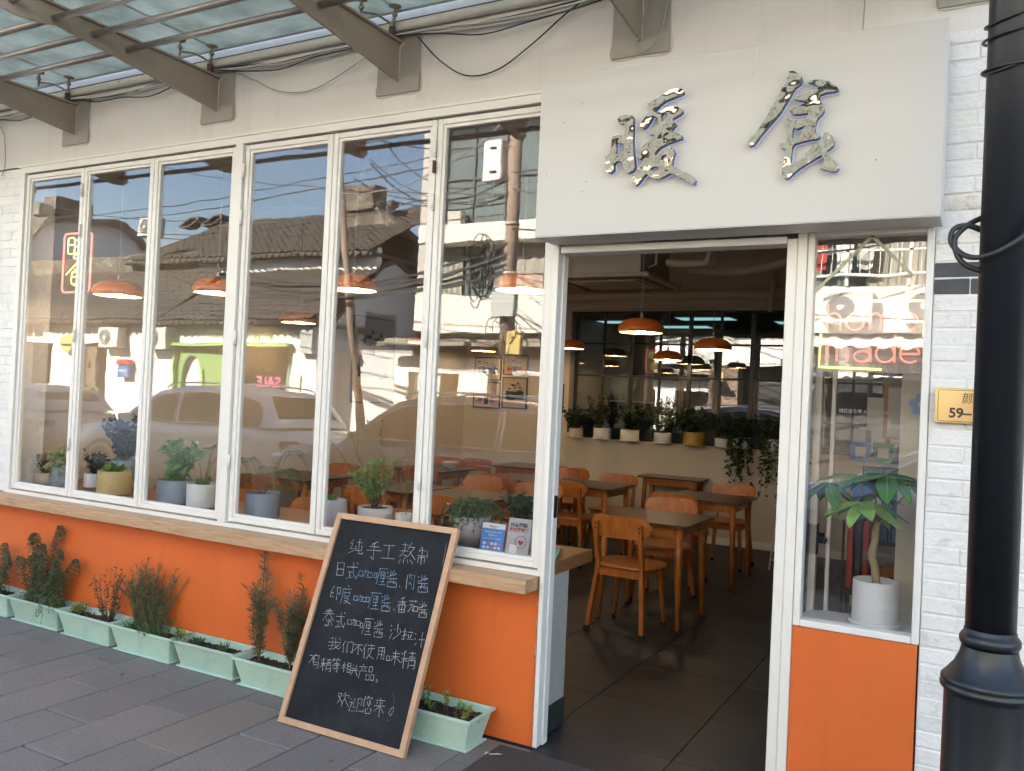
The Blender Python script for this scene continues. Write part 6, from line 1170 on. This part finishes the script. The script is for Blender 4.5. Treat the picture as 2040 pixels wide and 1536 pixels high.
b = MB(); vb(b, -5.9, -5.4, 12.3, 13.9, 0, 2.9); vb(b, -3.6, -3.2, 12.3, 13.9, 0, 2.9); vb(b, 3.8, 4.3, 12.3, 13.9, 0, 2.9); b.build('pillar', 'brown_tile', t)
b = MB(); vb(b, -5.39, -3.61, 13, 13.1, 0, 2.9); vb(b, -3.19, 3.79, 13, 13.1, 0, 2.9); vb(b, 4.31, 12, 13, 13.1, 0, 2.9); b.build('shopfront', 'shop_dark', t)
t = thing('shop_awning', 'white corrugated awning and shop fascia mirrored in the narrow window', 'awning', (0,0,0))
b = MB(); n_ = 96; v = []; 
for (Y, z) in ((13.0, 2.95), (11.6, 2.62)): v += [(-3.1+6.8*i/n_, -Y, z+.03*math.sin(i*1.3)) for i in range(n_+1)]
b.add(v, [(i, i+1, i+n_+2, i+n_+1) for i in range(n_)]); b.build('corrugated_sheet', 'apart_white', t)
b = MB(); vb(b, -3.1, 3.7, 12.2, 12.35, 2.15, 2.52); b.build('fascia', 'box_white', t); text('lettering', '茶暮の店', .26, RM(.9, 12.19, 2.22), 'ink', t, .005)
for k, x in enumerate((-1.6, -.4, .9, 2.0)): ac_unit(x, 12.4, 3.05, ['outdoor unit at the left above the awning','outdoor unit above the middle of the awning','outdoor unit above the awning lettering','outdoor unit at the right above the awning'][k])
b = MB(); vb(b, 4.5, 9, 12.1, 12.2, 2.2, 2.6); o = b.build('shop_fascia', 'sign_yellow'); tag(o, 'yellowish shop fascia to the right across the street', 'sign')
for k, (x, z, m_) in enumerate(((-1.0, 4.3, 'red_ink'), (-.55, 4.25, 'card_white'), (-.2, 4.3, 'box_grey'), (1.9, 4.2, 'pot_grey'))):
    b = MB(); b.add([(x-.16,-12.6,z+.35),(x+.16,-12.6,z+.35),(x+.13,-12.58,z-.2),(x,-12.62,z-.25),(x-.13,-12.58,z-.2)], [(0,1,2,3,4)]); o = b.build('hanging_garment', m_)
    tag(o, ['red shirt hung behind the security bars', 'white shirt hung beside the red one', 'pale grey garment hung behind the bars', 'grey garment hung at the right behind the bars'][k], 'laundry')
# poles, boxes, wires
t = thing('utility_pole', 'brown concrete utility pole with boxes and coiled wires, mirrored in the last pane', 'utility pole', (-5.30, -9, 0)); MB().tube([(0,0,0), (0,0,7.2)], .13, 16, .105).build('shaft', 'concrete', t)
b = MB(); b.cbox(-.55, -.17, -.1, .16, 5.15, 5.86, .02); f_ = b.build('junction_box', 'box_white', t); b = MB(); b.box(-.40, -.28, .161, .18, 5.3, 5.33); b.box(-.40, -.28, .161, .18, 5.7, 5.73); b.build('latch', 'rust', f_)
MB().cbox(-.2, .24, .12, .26, 2.88, 3.28, .01).build('meter_box', 'box_grey', t); MB().cbox(.10, .36, .10, .2, 2.25, 2.65, .01).build('wooden_board', 'sign_yellow', t)
b = MB()
for z in (4.4, 5.95, 3.6): b.tube([(0,0,z), (0,0,z+.05)], .135, 14)
b.build('band', 'box_grey', t)
random.seed(12); b = MB()
for k in range(16):
    cx, cz, r1, r2 = U(-.6,-.35), U(3.4,4.0), U(.10,.2), U(.25,.5); b.tube([(cx+r1*math.cos(a*.45)+U(-.01,.01), .1+U(-.05,.05), cz+r2*math.sin(a*.45)) for a in range(15)], .010, 4, cap=False)
for k in range(14):
    cx, cz, r1 = U(-.2,.4), U(2.0,2.7), U(.08,.25); b.tube([(cx+r1*math.cos(a*.45), .18+U(-.05,.05), cz+r1*1.2*math.sin(a*.45)) for a in range(15)], .009, 4, cap=False)
b.build('coiled_wire', 'cable_black', t, kind='stuff')
t = thing('utility_pole', 'leaning brown pole in front of the side gable, mirrored in the fifth pane', 'utility pole', (-8.25, -9, 0)); MB().tube([(.12,0,0), (-.95,0,6.4)], .085, 14, .07).build('shaft', 'concrete', t)
random.seed(31)
for k in range(26):
    if k < 14: p, q = (-5.3, U(4.6, 6.3)), (-9.1, U(5.0, 6.8)) if k % 2 else (-20, U(5.0, 8))
    elif k < 20: p, q = (-5.3, U(3.6, 4.2)), (-13, U(3.6, 4.2))
    else: p, q = (-5.3, U(3.0, 6.3)), (4+k % 4, U(2.9, 7))
    Y0, Y1 = -8.9, -8.9-U(-.6, 2.4); sg = U(.05, .6); pts = []
    for i in range(13): s_ = i/12; pts.append((p[0]+(q[0]-p[0])*s_, Y0+(Y1-Y0)*s_, p[1]+(q[1]-p[1])*s_-sg*4*s_*(1-s_)))
    o = MB().tube(pts, U(.010, .018) if k < 14 or k > 19 else .03, 4, cap=False).build('overhead_wire', 'cable_black'); tag(o, 'black overhead wire strung high from the brown pole towards the leaning pole' if k < 14 and k % 2 else 'black overhead wire running from the brown pole over the tiled roofs' if k < 14 else 'thick cable sagging low across the tiled shop row' if k < 20 else 'black overhead wire running right along the apartment block', 'wire', 'wires to the leaning pole' if k < 14 and k % 2 else 'wires over the tiled roofs' if k < 14 else 'thick cables across the shop row' if k < 20 else 'wires along the apartment block')

# cars parked along the near kerb
def car(label, xf, L, yn, m_, h=1.62, kind='suv'):
    # front at xf, rear at xf+L, side nearest the shop at y = yn; wide body extends to -y
    t = thing('parked_car', label, 'car', (xf, yn, -.13)); Wd = 1.82; s_ = L/4.6
    sec = [(0,.62,.30),(.06,.82,.25),(.35,.92,.22),(1.05,1.00,.2),(1.25,1.04,.2),(2.0,1.05,.2),(3.2,1.06,.2),(4.0,1.08,.22),(4.45,1.03,.27),(4.6,.9,.36)]
    b = MB(); v = []; f = []; prof_y = [(.16, 0), (.02, .22), (.0, .5), (.03, .82), (.10, 1.0)]
    for (x, top, bot) in sec:
        ins = .22*(max(0, .5-x)/.5)**2+.14*(max(0, x-4.2)/.4)**2
        ring = []
        for (dy, tz) in prof_y: ring.append((x*s_, -dy-ins, bot+(top-bot)*tz))
        for (dy, tz) in reversed(prof_y): ring.append((x*s_, -Wd+dy+ins, bot+(top-bot)*tz))
        v += ring
    n = 10
    for i in range(len(sec)-1):
        for k in range(n): k2 = (k+1) % n; f.append((i*n+k, i*n+k2, i*n+n+k2, i*n+n+k))
    f.append(tuple(range(n))); f.append(tuple(range(len(sec)*n-1, (len(sec)-1)*n-1, -1))); b.add(v, f, True); b.build('body', m_, t)
    # greenhouse
    G_ = [(1.15,1.02),(1.95,h-.10),(2.4,h-.02),(3.0,h),(3.7,h-.04),(4.1,h-.12),(4.42,1.08)]
    b = MB(); v = []; f = []
    for (x, z) in G_:
        k = (z-1.0)/(h-1.0); iy = .10+.17*k; v += [(x*s_, -iy+.0, z), (x*s_, -iy-.12, z+.02*k), (x*s_, -Wd+iy+.12, z+.02*k), (x*s_, -Wd+iy, z)]
    for i in range(len(G_)-1):
        for k in range(3): f.append((i*4+k, i*4+k+1, i*4+k+5, i*4+k+4))
    m0 = len(v)
    for side in (0, 3): f.append(tuple(i*4+side for i in range(len(G_))))
    b.add(v, f, True); b.build('cabin', m_, t)
    def side_glass(xa, xb, nm, near=True):
        pts = []
        def ztop(x):
            for (x0, z0), (x1, z1) in zip(G_, G_[1:]):
                if x0 <= x <= x1: return z0+(z1-z0)*(x-x0)/(x1-x0)
            return 1.05
        N = 8; xsx = [xa+(xb-xa)*i/N for i in range(N+1)]; bot = [(x, 1.10) for x in xsx]; topp = [(x, max(1.12, ztop(x)-.075)) for x in reversed(xsx)]
        def Y(z): k = (z-1.0)/(h-1.0); return -(.10+.17*k)+.006
        g = MB(); P = [(x*s_, Y(z) if near else -Wd-Y(z), z) for x, z in bot+topp]; g.add(P, [tuple(range(len(P)))]); g.build(nm, 'car_glass', t)
        if near: w = MB(); w.tube([(p[0], p[1]+.004, p[2]) for p in P]+[(P[0][0], P[0][1]+.004, P[0][2])], .011, 5, cap=False); w.build('window_trim', 'chrome_trim', t)
    for near in (True, False): side_glass(1.40, 2.42, 'side_window', near); side_glass(2.50, 3.40, 'side_window', near); side_glass(3.47, 4.15, 'side_window', near)
    for (i0, i1, nm) in ((0, 1, 'windscreen'), (5, 6, 'rear_window')):
        (x0, z0), (x1, z1) = G_[i0], G_[i1]; k0, k1 = (z0-1)/(h-1), (z1-1)/(h-1); a0, a1 = .24+.17*k0, .24+.17*k1; dx = -.012 if i0 == 0 else .012
        MB().add([(x0*s_+dx, -a0, z0+.012), (x0*s_+dx, -Wd+a0, z0+.012), (x1*s_+dx, -Wd+a1, z1-.02), (x1*s_+dx, -a1, z1-.02)], [(0,1,2,3)]).build(nm, 'car_glass', t)
    for x in (.95, 3.72):
        for y in (-.10, -Wd+.10):
            w = MB(); w.lathe([(.20,-.10),(.30,-.10),(.335,-.06),(.335,.06),(.30,.10),(.20,.10)], 28, mtx=Matrix.Translation((x*s_, y, .335)) @ Matrix.Rotation(math.pi/2, 4, 'X')); wh = w.build('wheel', 'tyre', t)
            w = MB(); w.lathe([(.0,.085),(.05,.09),(.06,.07),(.2,.06),(.205,.095),(.0,.0)], 28, mtx=Matrix.Translation((x*s_, y, .335)) @ Matrix.Rotation(math.pi/2, 4, 'X')); w.build('rim', 'rim', wh)
            w = MB(); w.tube([(x*s_+.39*math.cos(a*.26), (-.012 if y > -1 else -Wd+.012), .335+.39*math.sin(a*.26)) for a in range(0, 13)], .03, 5); w.build('wheel_arch', 'tyre', t)
    for y in (-.28, -Wd+.28):
        MB().cbox(.03*s_, .16*s_, y-.17, y+.17, .66, .80, .03).build('headlight', 'chrome_trim', t); MB().cbox(4.50*s_, 4.60*s_, y-.16, y+.16, .80, .93, .02).build('tail_light', 'tail_red', t)
    b = MB(); b.cbox(4.585*s_, 4.615*s_, -1.13, -.69, .52, .64, .004); b.build('number_plate', 'card_blue', t)
    if kind == 'suv':
        for y in (-.34, -Wd+.34): MB().tube(smooth_pts([(2.0*s_, y, h-.05), (2.15*s_, y, h+.03), (3.0*s_, y, h+.055), (3.75*s_, y, h+.02), (3.9*s_, y, h-.06)], 4), .014, 6).build('roof_rail', 'chrome_trim', t)
    for y in (.02, -Wd-.02): b = MB(); b.cbox(1.42*s_, 1.60*s_, y-.07, y+.07, 1.06, 1.18, .03); b.build('wing_mirror', m_, t)
    for x in (2.32, 3.35): MB().cbox(x*s_-.09, x*s_+.09, -.004, .012, .90, .925, .004).build('door_handle', 'chrome_trim', t)
    return t
car('white sport utility car parked at the kerb, mirrored in the left panes', -11.2, 4.6, -5.15, 'car_white')
car('dark sport utility car parked nearest, mirrored across the middle panes', -6.45, 4.55, -4.75, 'car_dark', 1.66)
car('grey hatchback parked behind the white car, mirrored in the first pane', -16.6, 4.5, -5.2, 'car_silver', 1.50, 'hatch')
car('silver car parked to the right, mirrored in the narrow window', -.6, 4.5, -5.0, 'car_silver', 1.50, 'hatch')
